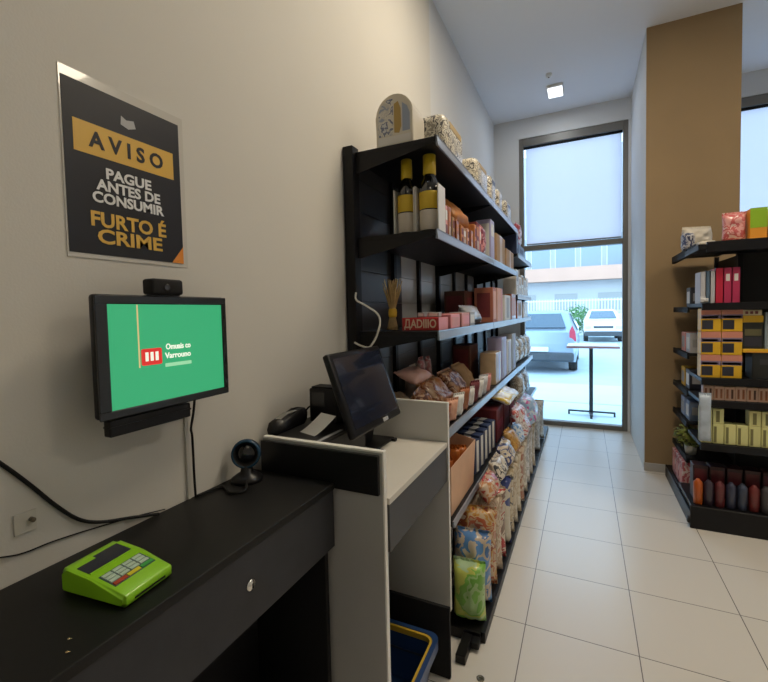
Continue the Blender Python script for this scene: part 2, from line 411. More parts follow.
# two screws / crumbs on the counter
for k, (x, y) in enumerate(((-.785, .390), (-.757, .372))):
    t = thing('screw', ['tiny bright screw on the black counter, nearer the card terminal', 'tiny bright screw on the black counter, farther from card terminal'][k], 'screw', (x, y, ZK+.0004))
    bm = NB(); lathe(bm, [(.0012, 0), (.0026, .0012), (.0022, .0022), (0, .0026)], n=12); finish('head', bm, mat('brass', (.7, .55, .3), .25, 1.), t, True)
    bm = NB(); tube(bm, [(0, 0, .0011), (.0022, .0016, .0011), (.004, .003, .0011)], .0008, 6, 1); finish('shank', bm, mat('brass', (.7, .55, .3), .25, 1.), t, True)

# socket and cords on the wall
t = thing('wall_socket', 'small white wall socket plate above the counter, dark plug hole', 'socket', (XW, .460, 1.077))
bm = NB(); box(bm, .0003, .004, -.020, .020, -.022, .022, .001, 2); finish('plate', bm, mat('socket white', (.56, .535, .47), .5), t)
bm = NB(); lathe(bm, [(.005, 0), (.005, .010), (.003, .012), (0, .012)], n=14, M=Matrix.Translation((.004, .010, .003)) @ Matrix.Rotation(PI/2, 4, 'Y')); finish('plug', bm, mat('brown plug', (.12, .10, .07), .5), t, True)
bm = NB(); tube(bm, [(XW+.006, .20, 1.44), (XW+.006, .34, 1.315), (XW+.006, .423, 1.216), (XW+.006, .471, 1.153), (XW+.006, .514, 1.092), (XW+.007, .559, 1.039), (XW+.008, .607, 1.010), (XW+.010, .68, .988), (XW+.02, .75, .968)], .0042)
tag(finish('power_cord', bm, black_matte, None, True), 'thick black power cord drooping along the left wall to the counter', 'cord')
bm = NB(); tube(bm, [(XW+.003, .30, 1.07), (XW+.003, .414, 1.026), (XW+.003, .455, 1.014), (XW+.003, .512, 1.011), (XW+.003, .606, .998), (XW+.004, .70, .982), (XW+.006, .78, .9655)], .0016)
tag(finish('thin_cord', bm, black_matte, None, True), 'thin dark cord on the left wall below the socket', 'cord')

# round scanner with blue ring
t = thing('barcode_scanner', 'round black scanner with dim blue ring at the counter end by wall', 'scanner', (-1.0, 1.035, ZK+.0005))
Mr = basis((0, 0, .088), (.84, .54, 0), (-.05, .09, 1))
bm = NB(); lathe(bm, [(0, -.03), (.034, -.03), (.045, -.018), (.047, 0), (.043, .012), (.036, .013), (.034, .004), (0, .003)], n=32, M=Mr); finish('head', bm, black_sat, t, True)
bm = NB(); lathe(bm, [(.0385, .0120), (.0385, .0145), (.0455, .0130), (.047, .002)], n=32, M=Mr, cap=False); finish('blue_ring', bm, mat('blue ring', (.012, .05, .10), .25), t, True)
bm = NB(); lathe(bm, [(.030, .0038), (.028, .007), (0, .008)], n=32, M=Mr); finish('scan_window', bm, mat('scan glass', (.006, .006, .008), .1, coat=.8), t, True)
bm = NB(); lathe(bm, [(.05, 0), (.05, .010), (.036, .020), (.02, .03), (.018, .055)], n=28); finish('stand', bm, black_sat, t, True)
bm = NB(); tube(bm, [(.028, -.03, .012), (.06, -.075, .0046), (.03, -.105, .0046), (-.03, -.08, .0046), (-.045, -.16, .0046)], .004); finish('cable', bm, black_matte, t, True)

# ------------------------------------------------------------------ white checkout cabinet
t = thing('checkout_cabinet', 'white and grey checkout cabinet with black front fascia beside tall shelving', 'cabinet', (-.80, 1.48, 0))
X0, X1 = -1.062+.80, -.548+.80
Xn0, Xn1 = -1.030+.80, -.557+.80
Ya, Yb = 1.15-1.48, 1.80-1.48
ZW = .922
# near upright panel
bm = NB(); box(bm, Xn0, Xn1-.006, Ya, Ya+.018, 0, 1.068); np_ = finish('near_panel', bm, lam_grey, t)
bm = NB(); box(bm, Xn0, Xn1-.006, Ya-.001, Ya+.019, 1.068, 1.0745, .001, 1); box(bm, Xn1-.006, Xn1, Ya-.001, Ya+.019, 0, 1.0745, .001, 1); finish('edge_band', bm, edge_white, np_)
bm = NB(); box(bm, Xn0, Xn1-.014, Ya-.014, Ya-.0005, .938, 1.062, .001, 1); finish('black_fascia', bm, mat('black fascia gloss', (.007, .007, .008), .3), t)
bm = NB(); box(bm, X0+.02, X1, Yb-.018, Yb, .15, 1.094); fp = finish('far_panel', bm, mat('pale grey laminate', (.60, .59, .56), .5), t)
bm = NB(); box(bm, X0+.02, X1, Yb-.0185, Yb+.0005, 1.094, 1.099, .001, 1); box(bm, X1, X1+.004, Yb-.0185, Yb+.0005, .15, 1.099, .001, 1); finish('edge_band', bm, edge_white, fp)
bm = NB(); box(bm, X0, X1-.001, Ya+.019, Yb-.019, ZW-.02, ZW); finish('worktop', bm, lam_white, t)
bm = NB(); box(bm, X1-.018, X1-.003, Ya+.021, Yb-.021, .748, ZW-.0215, .001, 1); dr = finish('drawer_front', bm, mat('graphite laminate', (.055, .056, .058), .5), t)
bm = NB(); box(bm, X0+.05, X1-.02, Ya+.022, Yb-.022, .752, .766); finish('drawer_box', bm, black_matte, t)
bm = NB(); box(bm, X0, X0+.015, Ya+.019, Yb-.019, 0, ZW-.02); finish('back_board', bm, mat('navy-black board', (.02, .02, .025), .6), t)

bm = NB(); box(bm, X0+.01, -.495+.80, 1.60-1.48, 1.615-1.48, 0, .298, .001, 1); finish('kick_board', bm, black_matte, t)
# blue shopping basket on the floor under the cabinet
t = thing('shopping_basket', 'dark blue plastic shopping basket with yellow inner rim under the cabinet', 'basket', (-.705, 1.375, .0005))
bl = mat('blue basket plastic', (.015, .05, .16), .35, coat=.2); yl = mat('yellow rim plastic', (.62, .40, .03), .45); nb = mat('navy basket inside', (.012, .018, .05), .5)
def tub(bm, w0, d0, w1, d1, h, th):
    def ring(w, d, z, r=.03, n=5):
        out = []
        for cx_, cy_, a0 in ((w-r, d-r, 0), (-w+r, d-r, PI/2), (-w+r, -d+r, PI), (w-r, -d+r, 1.5*PI)):
            for k in range(n+1):
                a = a0+PI/2*k/n; out.append((cx_+r*math.cos(a), cy_+r*math.sin(a), z))
        return [bm.verts.new(p) for p in out]
    R = [ring(w0, d0, 0), ring(w1, d1, h), ring(w1-th, d1-th, h), ring(w0-th, d0-th, th)]
    n = len(R[0]); bm.faces.new(R[0][::-1]); bm.faces.new(R[3])
    for a, b in zip(R, R[1:]):
        for k in range(n): bm.faces.new([a[k], a[(k+1) % n], b[(k+1) % n], b[k]])
bm = NB(); tub(bm, .14, .155, .165, .178, .175, .006); finish('basket_body', bm, bl, t, False)
def rimring(bm, w, d, z0, z1, th, r=.04, n=6):
    def ring(w, d, z):
        out = []
        for cx_, cy_, a0 in ((w-r, d-r, 0), (-w+r, d-r, PI/2), (-w+r, -d+r, PI), (w-r, -d+r, 1.5*PI)):
            for k in range(n+1):
                a = a0+PI/2*k/n; out.append((cx_+r*math.cos(a), cy_+r*math.sin(a), z))
        return [bm.verts.new(p) for p in out]
    R = [ring(w, d, z0), ring(w, d, z1), ring(w-th, d-th, z1), ring(w-th, d-th, z0)]
    m_ = len(R[0])
    for i in range(4):
        a, b = R[i], R[(i+1) % 4]
        for k in range(m_): bm.faces.new([a[k], a[(k+1) % m_], b[(k+1) % m_], b[k]])
bm = NB(); rimring(bm, .182, .194, .165, .205, .018); finish('basket_rim', bm, bl, t)
bm = NB(); rimring(bm, .1635, .1755, .180, .202, .010, .03); finish('yellow_lip', bm, yl, t)
bm = NB(); tube(bm, [(-.12, .158, .12), (.12, .158, .12)], .004, 6, 1); tube(bm, [(-.12, -.158, .12), (.12, -.158, .12)], .004, 6, 1); finish('inner_rib', bm, nb, t)

# cash drawer + printer + paper + scanner + touch screen on the worktop
ZW += .0005
t = thing('cash_drawer', 'flat black cash drawer at the left of the white worktop', 'cash drawer', (-.928, 1.335, ZW))
bm = NB(); box(bm, -.122, .122, -.155, .165, .006, .146, .004, 2); finish('housing', bm, mat('drawer black', (.02, .02, .022), .4), t)
bm = NB(); box(bm, .1225, .126, -.145, .155, .015, .136, .001, 1); df = finish('drawer_front', bm, black_sat, t)
bm = NB(); lathe(bm, [(.007, 0), (.007, .003), (0, .003)], n=16, M=Matrix.Translation((.126, 0, .06)) @ Matrix.Rotation(PI/2, 4, 'Y')); finish('lock', bm, chrome, df)
bm = NB(); box(bm, .104, .117, -.150, .0, .1462, .1475); finish('grey_strip', bm, mat('grey strip', (.35, .36, .38), .4), t)
for sx_ in (-.10, .10):
    for sy_ in (-.14, .14):
        bm = NB(); lathe(bm, [(.01, 0), (.01, .006)], c=(sx_, sy_, 0), n=12); finish('rubber_foot', bm, black_matte, t)
ZD = ZW+.1465
t = thing('receipt_printer', 'boxy black receipt printer standing behind the touch screen', 'printer', (-.938, 1.435, ZD+.0003))
bm = NB(); box(bm, -.065, .063, -.04, .06, 0, .135, .006, 2); finish('housing', bm, black_sat, t)
bm = NB(); box(bm, -.058, .056, -.034, .03, .135, .142, .003, 2); finish('lid', bm, black_matte, t)
bm = NB(); box(bm, -.05, .01, -.0415, -.0395, .065, .12); finish('front_window', bm, mat('smoky plastic', (.06, .06, .062), .2), t)
t = thing('receipt_paper', 'curled white slip of paper lying on the cash drawer', 'paper', (-.888, 1.285, ZD+.0012), 1.25)
bm = NB(); n = 10; V = []
for i in range(n+1):
    u = i/n; x = -.050+.10*u; z = .052*u**1.6+.004*math.sin(u*PI)
    V.append((x, z))
prism(bm, [(x, z) for x, z in V]+[(x, z+.0008) for x, z in V[::-1]], 'y', -.044, .044); finish('slip', bm, white_p, t, False)
for i in range(3):
    bm = NB(); box(bm, -.028+i*.014, -.0265+i*.014, -.024, .02, .0, .0006)
    bm.free()
t = thing('cordless_handset', 'black handheld scanner lying against the wall on cash drawer', 'scanner', (-1.022, 1.285, ZD+.0004), math.radians(92))
bm = NB()
prism(bm, [(-.09, 0), (-.095, .012), (-.085, .03), (-.02, .042), (.05, .040), (.075, .046), (.09, .034), (.088, .008), (.07, 0)], 'y', -.026, .026)
es = [e for e in bm.edges if abs(e.verts[0].co.y-e.verts[1].co.y) < 1e-6]
bmesh.ops.bevel(bm, geom=es, offset=.007, segments=2, affect='EDGES'); finish('body', bm, black_sat, t, True)
bm = NB(); prism(bm, [(-.06, .0355), (-.015, .0435), (.045, .0415), (.045, .0425), (-.015, .0445), (-.06, .0365)], 'y', -.014, .014); finish('button_strip', bm, mat('grey buttons', (.2, .2, .19), .5), t)
bm = NB(); tube(bm, [(.088, 0, .02), (.12, -.01, .04), (.13, -.03, .02), (.10, -.045, .006)], .003); finish('cord', bm, black_matte, t, True)
t.scale = (1.1, .95, 1.35)
# touch screen
t = thing('touch_screen', 'black tilted touch screen terminal on the white checkout worktop', 'touch screen', (-.785, 1.50, ZW))
tilt = math.radians(19.5)
Ms = basis((0, -.005, 1.205-ZW), (0, 1, 0), (-math.sin(tilt), 0, math.cos(tilt)))
w, h = .212, .16
bm = NB(); box(bm, -w, w, -h, h, -.028, 0, .01, 3, Ms); finish('casing', bm, black_sat, t, True)
bm = NB(); box(bm, -w+.024, w-.024, -h+.03, h-.022, .0, .0012, M=Ms); finish('glass', bm, mat('dark touch glass', (.014, .018, .034), .12, coat=.5), t)
bm = NB(); box(bm, .03, .075, -h+.006, -h+.022, .0, .002, .001, 1, M=Ms); finish('badge', bm, mat('badge grey', (.4, .4, .4), .3), t)
bm = NB(); box(bm, -.08, .14, -.10, .04, -.05, -.028, .01, 2, Ms); finish('rear_cover', bm, black_matte, t)
bm = NB(); box(bm, -.15, .0, .03, .24, .0, .012, .005, 2); box(bm, -.04, .03, .04, .065, .0, .012, .004, 2); box(bm, -.04, .02, .205, .23, .0, .012, .004, 2); finish('stand_base', bm, black_sat, t)
bm = NB(); prism(bm, [(-.12, .012), (-.07, .012), (-.035, .16), (-.055, .30), (-.085, .30), (-.075, .18)], 'y', .06, .15); finish('stand_neck', bm, black_sat, t)

# floor cap
t = thing('floor_cap', 'small round dark metal cap set in the floor by shelving', 'floor cap', (-.385, 1.655, .0003))
bm = NB(); lathe(bm, [(.016, 0), (.016, .0025), (.013, .004), (.012, .0035), (0, .0035)], n=24); finish('ring', bm, mat('dull bronze', (.16, .15, .12), .4, .7), t, True)
bm = NB(); box(bm, -.007, .007, -.001, .001, .0035, .0042); finish('slot', bm, black_matte, t)

# ------------------------------------------------------------------ left gondola shelving
gx = -1.0
t = thing('market_shelving', 'tall black metal shelving along left wall behind the checkout cabinet', 'shelving', (gx, 1.83, 0))
def gx_(x): return x-gx
def gy_(y): return y-1.83
YS = [1.84, 3.13, 4.38, 5.55]
for i, y in enumerate(YS):
    top = 2.31 if i < 3 else 2.09
    bm = NB(); box(bm, gx_(-1.062), gx_(-1.008), gy_(y-(.028 if i == 0 else 0)), gy_(y+.035), 0, top, .002, 1); finish('upright', bm, black_metal, t)
mid_sheen = mat('mid painted sheen back panel', (.12, .123, .13), .32, .1, coat=.2); pale_sheen = mat('pale painted sheen back panel', (.60, .60, .60), .35, coat=.2)  # both greys paint a reflection of light onto the dark back panels
panelm = mat('charcoal back panel', (.07, .072, .078), .28, .5, coat=.2)
for i in range(3):
    top = 2.28 if i < 2 else 2.06
    ZP = [.06, .50, .92, 1.395, 1.855, top]
    for k in range(5):
        spans = [(YS[i]+.035, YS[i+1], [panelm, panelm, mid_sheen, pale_sheen, panelm][k])]
        if i == 0 and k == 3: spans = [(YS[0]+.035, 2.46, panelm), (2.462, YS[1], pale_sheen)]
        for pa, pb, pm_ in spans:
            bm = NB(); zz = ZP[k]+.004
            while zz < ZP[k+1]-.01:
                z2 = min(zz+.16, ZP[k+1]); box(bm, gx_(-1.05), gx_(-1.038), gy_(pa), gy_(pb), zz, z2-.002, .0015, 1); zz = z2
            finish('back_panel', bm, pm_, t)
    for yy in (YS[i]+.46, YS[i]+.88):
        bm = NB(); box(bm, gx_(-1.038), gx_(-1.015), gy_(yy), gy_(yy+.035), .14, top, .001, 1); finish('slotted_post', bm, black_metal, t)
def shelf(i, z, xf, th=.04):
    ya, yb = gy_(YS[i]+.004), gy_(YS[i+1]-.002)
    x0 = gx_(-1.036); x1 = gx_(xf)
    bm = NB(); box(bm, x0, x1-.012, ya, yb, z-.022, z, .0015, 1); box(bm, x1-.012, x1-.009, ya, yb, z-th, z+.003)
    for yy in (ya, yb-.004):
        prism(bm, [(x0, z-.022), (x1-.02, z-.022), (x1-.02, z-max(th, .034)+.01), (x0+.05, z-.10), (x0, z-.10)], 'y', yy, yy+.004)
    s = finish('shelf', bm, black_metal, t)
    bm = NB(); prism(bm, [(x1-.009, z-th), (x1, z-th-.002), (x1+.001, z-th+.004), (x1-.003, z-.002), (x1-.001, z+.004), (x1-.009, z+.004)], 'y', ya+.002, yb-.002)
    finish('price_rail', bm, rail_grey, s)
    return s
ZS = {1: 2.285, 2: 1.872, 3: 1.41, 4: .935, 5: .53, 6: .05}
XF = {1: -.59, 2: -.597, 3: -.597, 4: -.585, 5: -.54, 6: -.41}
Z3 = {1: 2.06, 2: 1.65, 3: 1.41, 4: .93, 5: .53, 6: .05}
for lv in range(1, 6):
    for i in range(3): shelf(i, ZS[lv] if i < 2 else Z3[lv], XF[lv], .024 if lv == 5 else .04)
for i in range(3):
    ya, yb = gy_(YS[i]+.002), gy_(YS[i+1])
    bm = NB(); box(bm, gx_(-1.05), gx_(-.415), ya, yb, .03, .05, .002, 1); box(bm, gx_(-.425), gx_(-.405), ya, yb, .0, .0505, .002, 1)
    finish('base_deck', bm, black_metal, t)
bm = NB(); box(bm, gx_(-1.05), gx_(-.425), gy_(1.828), gy_(1.842), 0, .052, .002, 1); box(bm, gx_(-.50), gx_(-.457), gy_(1.69), gy_(1.83), .0, .04, .003, 1); box(bm, gx_(-.457), gx_(-.42), gy_(1.775), gy_(1.83), .012, .04, .005, 1); finish('end_plate', bm, black_metal, t)

# ------------------------------------------------------------------ goods: builders
def crate_box(name, label, cat, x, y, z, dx, dy, dz, m, rz=0, prints=(), group=None, lid=None):
    """carton standing at (x,y,z); prints: (face, u0,u1,v0,v1, material, partname) in 0..1 of face"""
    t = thing(name, label, cat, (x, y, z+.0006), rz, group)
    bm = NB(); box(bm, -dx/2, dx/2, -dy/2, dy/2, 0, dz, min(.003, dx*.08, dy*.08), 1); finish('carton', bm, m, t)
    for f, u0, u1, v0, v1, pm, pn in prints:
        bm = NB(); e = .0008
        if f == '+x': box(bm, dx/2, dx/2+e, -dy/2+dy*u0, -dy/2+dy*u1, dz*v0, dz*v1)
        elif f == '-x': box(bm, -dx/2-e, -dx/2, -dy/2+dy*u0, -dy/2+dy*u1, dz*v0, dz*v1)
        elif f == '-y': box(bm, -dx/2+dx*u0, -dx/2+dx*u1, -dy/2-e, -dy/2, dz*v0, dz*v1)
        elif f == 'z': box(bm, -dx/2+dx*u0, -dx/2+dx*u1, -dy/2+dy*v0, -dy/2+dy*v1, dz, dz+e)
        finish(pn, bm, pm, t)
    return t
def pillow(bm, w, h, d, seed, crimp=.018, M=None, n=14, k=14):
    """stuffed pouch: width w (x), height h (z), depth d (y), crimped at both ends"""
    rnd = random.Random(seed); off = Vector([rnd.uniform(0, 50) for _ in range(3)])
    def sheet(sgn):
        g = []
        for j in range(k+1):
            v = -1+2*j/k; row = []
            for i in range(n+1):
                u = -1+2*i/n
                prof = max(0, (1-abs(u)**4))**.6*max(0, (1-abs(v)**5))**.6
                wd = w/2*(1-.07*(1-abs(v)**2)*1)
                wr = mnoise.noise(Vector((u*2.2, v*2.2, sgn*3))+off)*.28+mnoise.noise(Vector((u*5, v*4, sgn*2))+off)*.13
                y = sgn*d/2*prof*(1+wr)
                z = h/2*v+.004*mnoise.noise(Vector((u*6, v*1.5, 8))+off)
                row.append(bm.verts.new((wd*u, y, z+h/2)))
            g.append(row)
        return g
    A = sheet(1); B = sheet(-1); new = [v for g in (A, B) for r in g for v in r]
    for g, fl in ((A, 0), (B, 1)):
        for j in range(k):
            for i in range(n):
                f = [g[j][i], g[j][i+1], g[j+1][i+1], g[j+1][i]]; bm.faces.new(f if fl else f[::-1])
    if M is not None:
        for v in new: v.co = M @ v.co
    bmesh.ops.remove_doubles(bm, verts=new, dist=1e-5)
def bag(label, x, y, z, w, h, d, m, rz=PI/2, lean=0., roll=0., seed=0, seal=None, name='snack_bag', cat='bag', group=None, band=None, flat=False):
    """bag whose face looks along local -y; placed with its lowest point at z"""
    t = thing(name, label, cat, (x, y, z), rz, group)
    M = Matrix.Rotation(roll, 4, 'Y') @ Matrix.Rotation(lean, 4, 'X')
    bm = NB(); pillow(bm, w, h, d, seed, M=M); zmin = min(v.co.z for v in bm.verts)
    T = Matrix.Translation((0, 0, -zmin+.001))
    for v in bm.verts: v.co = T @ v.co
    finish('pouch', bm, m, t, True)
    for sgn, zz in ((1, h), (-1, 0)):
        bm = NB(); n = 18; P = []
        for i in range(n+1):
            P.append((-w/2*.97+w*.97*i/n, .0025*math.sin(i*1.9+seed)))
        z0, z1 = (zz-.012, zz+.012) if sgn > 0 else (zz-.001, zz+.014)
        vs = []
        for p in P:
            vs.append([bm.verts.new((p[0], p[1]-.0008, z0)), bm.verts.new((p[0], p[1]-.0008, z1)), bm.verts.new((p[0], p[1]+.0008, z1)), bm.verts.new((p[0], p[1]+.0008, z0))])
        for a, b in zip(vs, vs[1:]):
            for q in range(4): bm.faces.new([a[q], a[(q+1) % 4], b[(q+1) % 4], b[q]])
        bm.faces.new(vs[0]); bm.faces.new(vs[-1][::-1])
        for v in bm.verts: v.co = T @ (M @ v.co)
        finish('top_seal' if sgn > 0 else 'bottom_seal', bm, seal or m, t)
    return t
def bottle(name, label, x, y, z, H, r, glass, capm, labm, group=None, lab2=None, shoulder=.62, caph=.16, neck=.36):
    t = thing(name, label, 'bottle', (x, y, z+.0006), 0, group)
    rn = r*neck; s = H*shoulder
    bm = NB(); lathe(bm, [(0, 0), (r*.9, 0), (r, .006), (r, s), (r*.93, s+H*.05), (rn*1.35, s+H*.13), (rn, s+H*.18), (rn, H*(1-caph*.6)), (0, H*(1-caph*.6))], n=26); finish('body', bm, glass, t, True)
    bm = NB(); lathe(bm, [(rn*1.12, H*(1-caph)), (rn*1.2, H*(1-caph)+.004), (rn*1.15, H-.003), (rn*1.0, H), (0, H)], n=22); finish('cap', bm, capm, t, True)
    bm = NB(); lathe(bm, [(r*1.002, s*.55), (r*1.012, s*.555), (r*1.012, s*.93), (r*1.002, s*.935)], n=26); finish('label', bm, labm, t, True)
    if lab2:
        bm = NB(); lathe(bm, [(r*1.002, s*.08), (r*1.012, s*.085), (r*1.012, s*.52), (r*1.002, s*.525)], n=26); finish('lower_label', bm, lab2, t, True)
    return t
# pack materials
kraft = mat('kraft board', (.42, .26, .13), .7, var=.08, vscale=10)
orange_p = mat('orange board', (.52, .19, .05), .45, var=.12, vscale=12)
rust_p = mat('rust brown film', (.33, .10, .03), .35, var=.2, vscale=14, coat=.3)
peach_p = mat('peach board', (.68, .36, .24), .5, var=.08, vscale=10)
rose_p = mat('pale rose board', (.66, .30, .27), .5, var=.06)
red_p = mat('red board', (.50, .025, .025), .4)
pink_p = mat('pink board', (.75, .30, .32), .45)
dkred_p = mat('dark red board', (.16, .025, .03), .45, var=.2, vscale=12)
brown_p = mat('dark brown board', (.10, .035, .02), .45, var=.2, vscale=12)
lilac_p = mat('lilac board', (.42, .40, .62), .4)
white_b = mat('white board', (.72, .71, .68), .5)
grey_b = mat('grey board', (.38, .38, .40), .5)
navy_p = mat('navy board', (.03, .045, .11), .45)
slate_p = mat('slate blue board', (.16, .22, .36), .45)
yellow_p = mat('yellow board', (.70, .42, .02), .4)
tan_p = mat('tan film', (.52, .38, .24), .4, var=.15, vscale=10, coat=.3)
straw = mat('straw', (.52, .36, .16), .7, var=.2, vscale=30)
cream_pk = patt('cream diaper print', [(.66, .60, .47), (.34, .30, .24), (.72, .67, .55), (.10, .09, .08), (.74, .70, .60), (.46, .40, .30)], 22)
photo_pk = patt('pack photo print', [(.12, .15, .25), (.55, .52, .46), (.68, .63, .52), (.30, .34, .44), (.70, .66, .58)], 11, kind='noise')

def rounded_pack(label, x, y, z, dx, dy, dz, m, rz=0, window=None, bandm=None, group=None):
    """soft plastic multipack: domed top, bulging sides"""
    t = thing('tissue_pack', label, 'pack', (x, y, z+.0006), rz, group)
    bm = NB(); n = 12
    pts = [(-dy/2, .0), (dy/2, .0), (dy/2, dz*.62)]
    for k in range(n+1):
        a = PI*k/n; pts.append((dy/2*math.cos(a)*.98, dz*.62+dz*.38*math.sin(a)))
    pts.append((-dy/2, dz*.62))
    # drop duplicates
    q = []
    for p in pts:
        if not q or (abs(p[0]-q[-1][0])+abs(p[1]-q[-1][1])) > 1e-4: q.append(p)
    prism(bm, q, 'x', -dx/2, dx/2)
    es = [e for e in bm.edges if abs(e.verts[0].co.x-e.verts[1].co.x) < 1e-6]
    bmesh.ops.bevel(bm, geom=es, offset=min(dx, dy)*.12, segments=3, affect='EDGES')
    finish('wrap', bm, m, t, True)
    if window:
        for f in window: 
            nm, mm, u0, u1, v0, v1, side = f
            bm = NB()
            if side == '-y': box(bm, -dx/2+dx*u0, -dx/2+dx*u1, -dy/2-.0015, -dy/2+.004, dz*v0, dz*v1, .001, 1)
            else: box(bm, dx/2-.004, dx/2+.0015, -dy/2+dy*u0, -dy/2+dy*u1, dz*v0, dz*v1, .001, 1)
            finish(nm, bm, mm, t)
    return t

# --- top shelf ------------------------------------------------------------
zt = ZS[1]
def domed(label, x, y, z, dx, dy, dz, m, wins, group=None, rz=0):
    """upright pack with an arched top seen from its narrow end (arch lies across x)"""
    t = thing('tissue_pack', label, 'pack', (x, y, z+.0006), rz, group)
    n = 14; q = [(-dx/2, 0), (dx/2, 0)]
    for k in range(n+1):
        a = PI*k/n; q.append((dx/2*math.cos(a), dz*.60+dz*.40*math.sin(a)))
    bm = NB(); prism(bm, q, 'y', -dy/2, dy/2)
    es = [e for e in bm.edges if abs(e.verts[0].co.y-e.verts[1].co.y) < 1e-6]
    bmesh.ops.bevel(bm, geom=es, offset=.005, segments=2, affect='EDGES')
    finish('wrap', bm, m, t, False)
    for nm, mm, pts in wins:
        bm = NB(); prism(bm, [(px_*dx, pz_*dz) for px_, pz_ in pts], 'y', -dy/2-.0012, -dy/2+.002); finish(nm, bm, mm, t)
    return t
pgold = mat('pack gold print', (.42, .28, .08), .4); pblue = mat('pack blue print', (.20, .24, .36), .4); pnavy = mat('pack dark print', (.05, .06, .10), .4)
wrapc = mat('cream wrap', (.62, .57, .47), .35, var=.05, coat=.4)
domed('arched cream and blue pack at the near end of top shelf', -.812, 1.95, zt, .19, .16, .245, wrapc,
      [('photo_print', patt('arch photo print', [(.30, .33, .42), (.52, .50, .46), (.62, .59, .52), (.16, .18, .26), (.55, .55, .56)], 26), [(-.44, .22), (-.02, .22), (-.02, .93), (-.16, .91), (-.32, .82), (-.42, .68), (-.44, .55)]),
       ('white_print', mat('white print', (.66, .64, .60), .45), [(-.44, .06), (.44, .06), (.44, .20), (-.44, .20)]),
       ('gold_figure', pgold, [(.01, .26), (.14, .24), (.20, .36), (.19, .70), (.12, .84), (.01, .80)]),
       ('blue_print', mat('soft blue print', (.30, .35, .45), .4), [(.23, .26), (.43, .26), (.43, .58), (.36, .72), (.23, .80)])])
def multipack(label, x, y, z, dx, dy, dz, bandm, group=None):
    t = thing('tissue_pack', label, 'pack', (x, y, z+.0006), 0, group)
    bm = NB(); box(bm, -dx/2, dx/2, -dy/2, dy/2, 0, dz, min(dx, dy, dz)*.22, 4); finish('wrap', bm, cream_pk, t, True)
    bm = NB(); box(bm, -dx/2-.001, dx/2+.0015, -dy/2+dy*.2, dy/2-dy*.2, dz*.70, dz*.86, .003, 1); finish('gold_band', bm, bandm, t)
    bm = NB(); tube(bm, [(-dx*.1, 0, dz-.002), (0, 0, dz+.012), (dx*.1, 0, dz-.002)], .003, 6, 4); finish('carry_strip', bm, wrapc, t, True)
    return t
multipack('plump patterned cream pack, second from near end of top shelf', -.735, 2.27, zt, .22, .36, .225, pgold)
multipack('gold-banded cream pack in the middle of the top shelf', -.70, 2.86, zt, .19, .34, .19, pgold)
multipack('narrow cream pack just before the top shelf joint', -.70, 3.27, zt, .17, .20, .215, pnavy)
multipack('tall pale cream pack just past the top shelf joint', -.69, 3.56, zt, .15, .16, .19, wrapc)
multipack('last patterned cream pack at the far end of top shelf', -.69, 3.99, zt, .15, .24, .19, pnavy)

# --- second shelf: bottles, orange packs, boxes ----------------------------
z = ZS[2]
wine = mat('near-black bottle glass', (.008, .008, .009), .08, coat=1.)
gold_foil = mat('yellow foil', (.62, .44, .02), .4)
ylab = mat('yellow label', (.66, .45, .03), .5); wlab = mat('beige label', (.60, .54, .46), .5)
frosted = mat('frosted white plastic', (.66, .64, .61), .4)
for bx_, H_, r_, lb in ((-.790, .375, .047, 'dark bottle with yellow foil cap, left of the pair on shelf'), (-.672, .378, .052, 'dark bottle with yellow foil cap, nearer the front shelf edge')):
    b = bottle('liquor_bottle', lb, bx_, 1.965, z, H_, r_, wine, gold_foil, ylab, lab2=wlab, caph=.25, shoulder=.56, neck=.50)
    bm = NB()
    for sg_ in (-1, 1): box(bm, sg_*(r_+.0045)-.003, sg_*(r_+.0045)+.003, -r_, r_, 0, H_*.60, .001, 1)
    box(bm, -r_-.0075, r_+.0075, r_+.001, r_+.004, 0, H_*.60, .001, 1); finish('white_sleeve', bm, frosted, b)
# clear carrier boxes round them in the photograph read as white frames
frosted = mat('frosted white plastic', (.62, .60, .57), .4)
pal = [rose_p, rust_p, kraft, rust_p, orange_p, kraft, peach_p, rust_p, orange_p, dkred_p, rose_p]
yy = 2.055
names = ['rose', 'rust brown', 'kraft', 'rust striped', 'orange', 'tan', 'peach', 'chestnut', 'bright orange', 'dark red', 'pale rose']
ordn = ['first', 'second', 'third', 'fourth', 'fifth', 'sixth', 'seventh', 'eighth', 'ninth', 'tenth', 'eleventh', 'twelfth', 'thirteenth', 'fourteenth']
for k in range(11):
    dy = [.05, .06, .045, .055, .07, .06, .055, .06, .06, .07, .06][k]
    hh = [.16, .17, .13, .12, .11, .11, .12, .12, .17, .2, .18][k]
    crate_box('biscuit_box', '%s slim carton, %s in the row past the two bottles' % (names[k], ordn[k]), 'box', -.680+random.uniform(-.006, .006), yy+dy/2, z, .11, dy-.006, hh, pal[k], 0,
              [('+x', .15, .85, .55, .85, white_b if k % 5 == 0 else (orange_p if k % 2 else dkred_p), 'title_print'), ('+x', .2, .8, .12, .4, tan_p if k % 2 else dkred_p, 'picture_print')])
    yy += dy+.018
bag('amber brown paper pouch lying across the slim orange cartons', -.655, 2.50, z+.134, .36, .20, .09, mat('amber paper', (.50, .19, .04), .5, var=.15, vscale=9), rz=PI/2, lean=-.75, seed=5, name='paper_pouch')
bag('red and pink wrapped pouch beside the slim cartons\' far end', -.645, 2.95, z, .12, .20, .055, patt('redpink', [(.42, .05, .06), (.66, .28, .28), (.22, .03, .05), (.75, .60, .58)], 16), seed=9, name='wrapped_pouch')
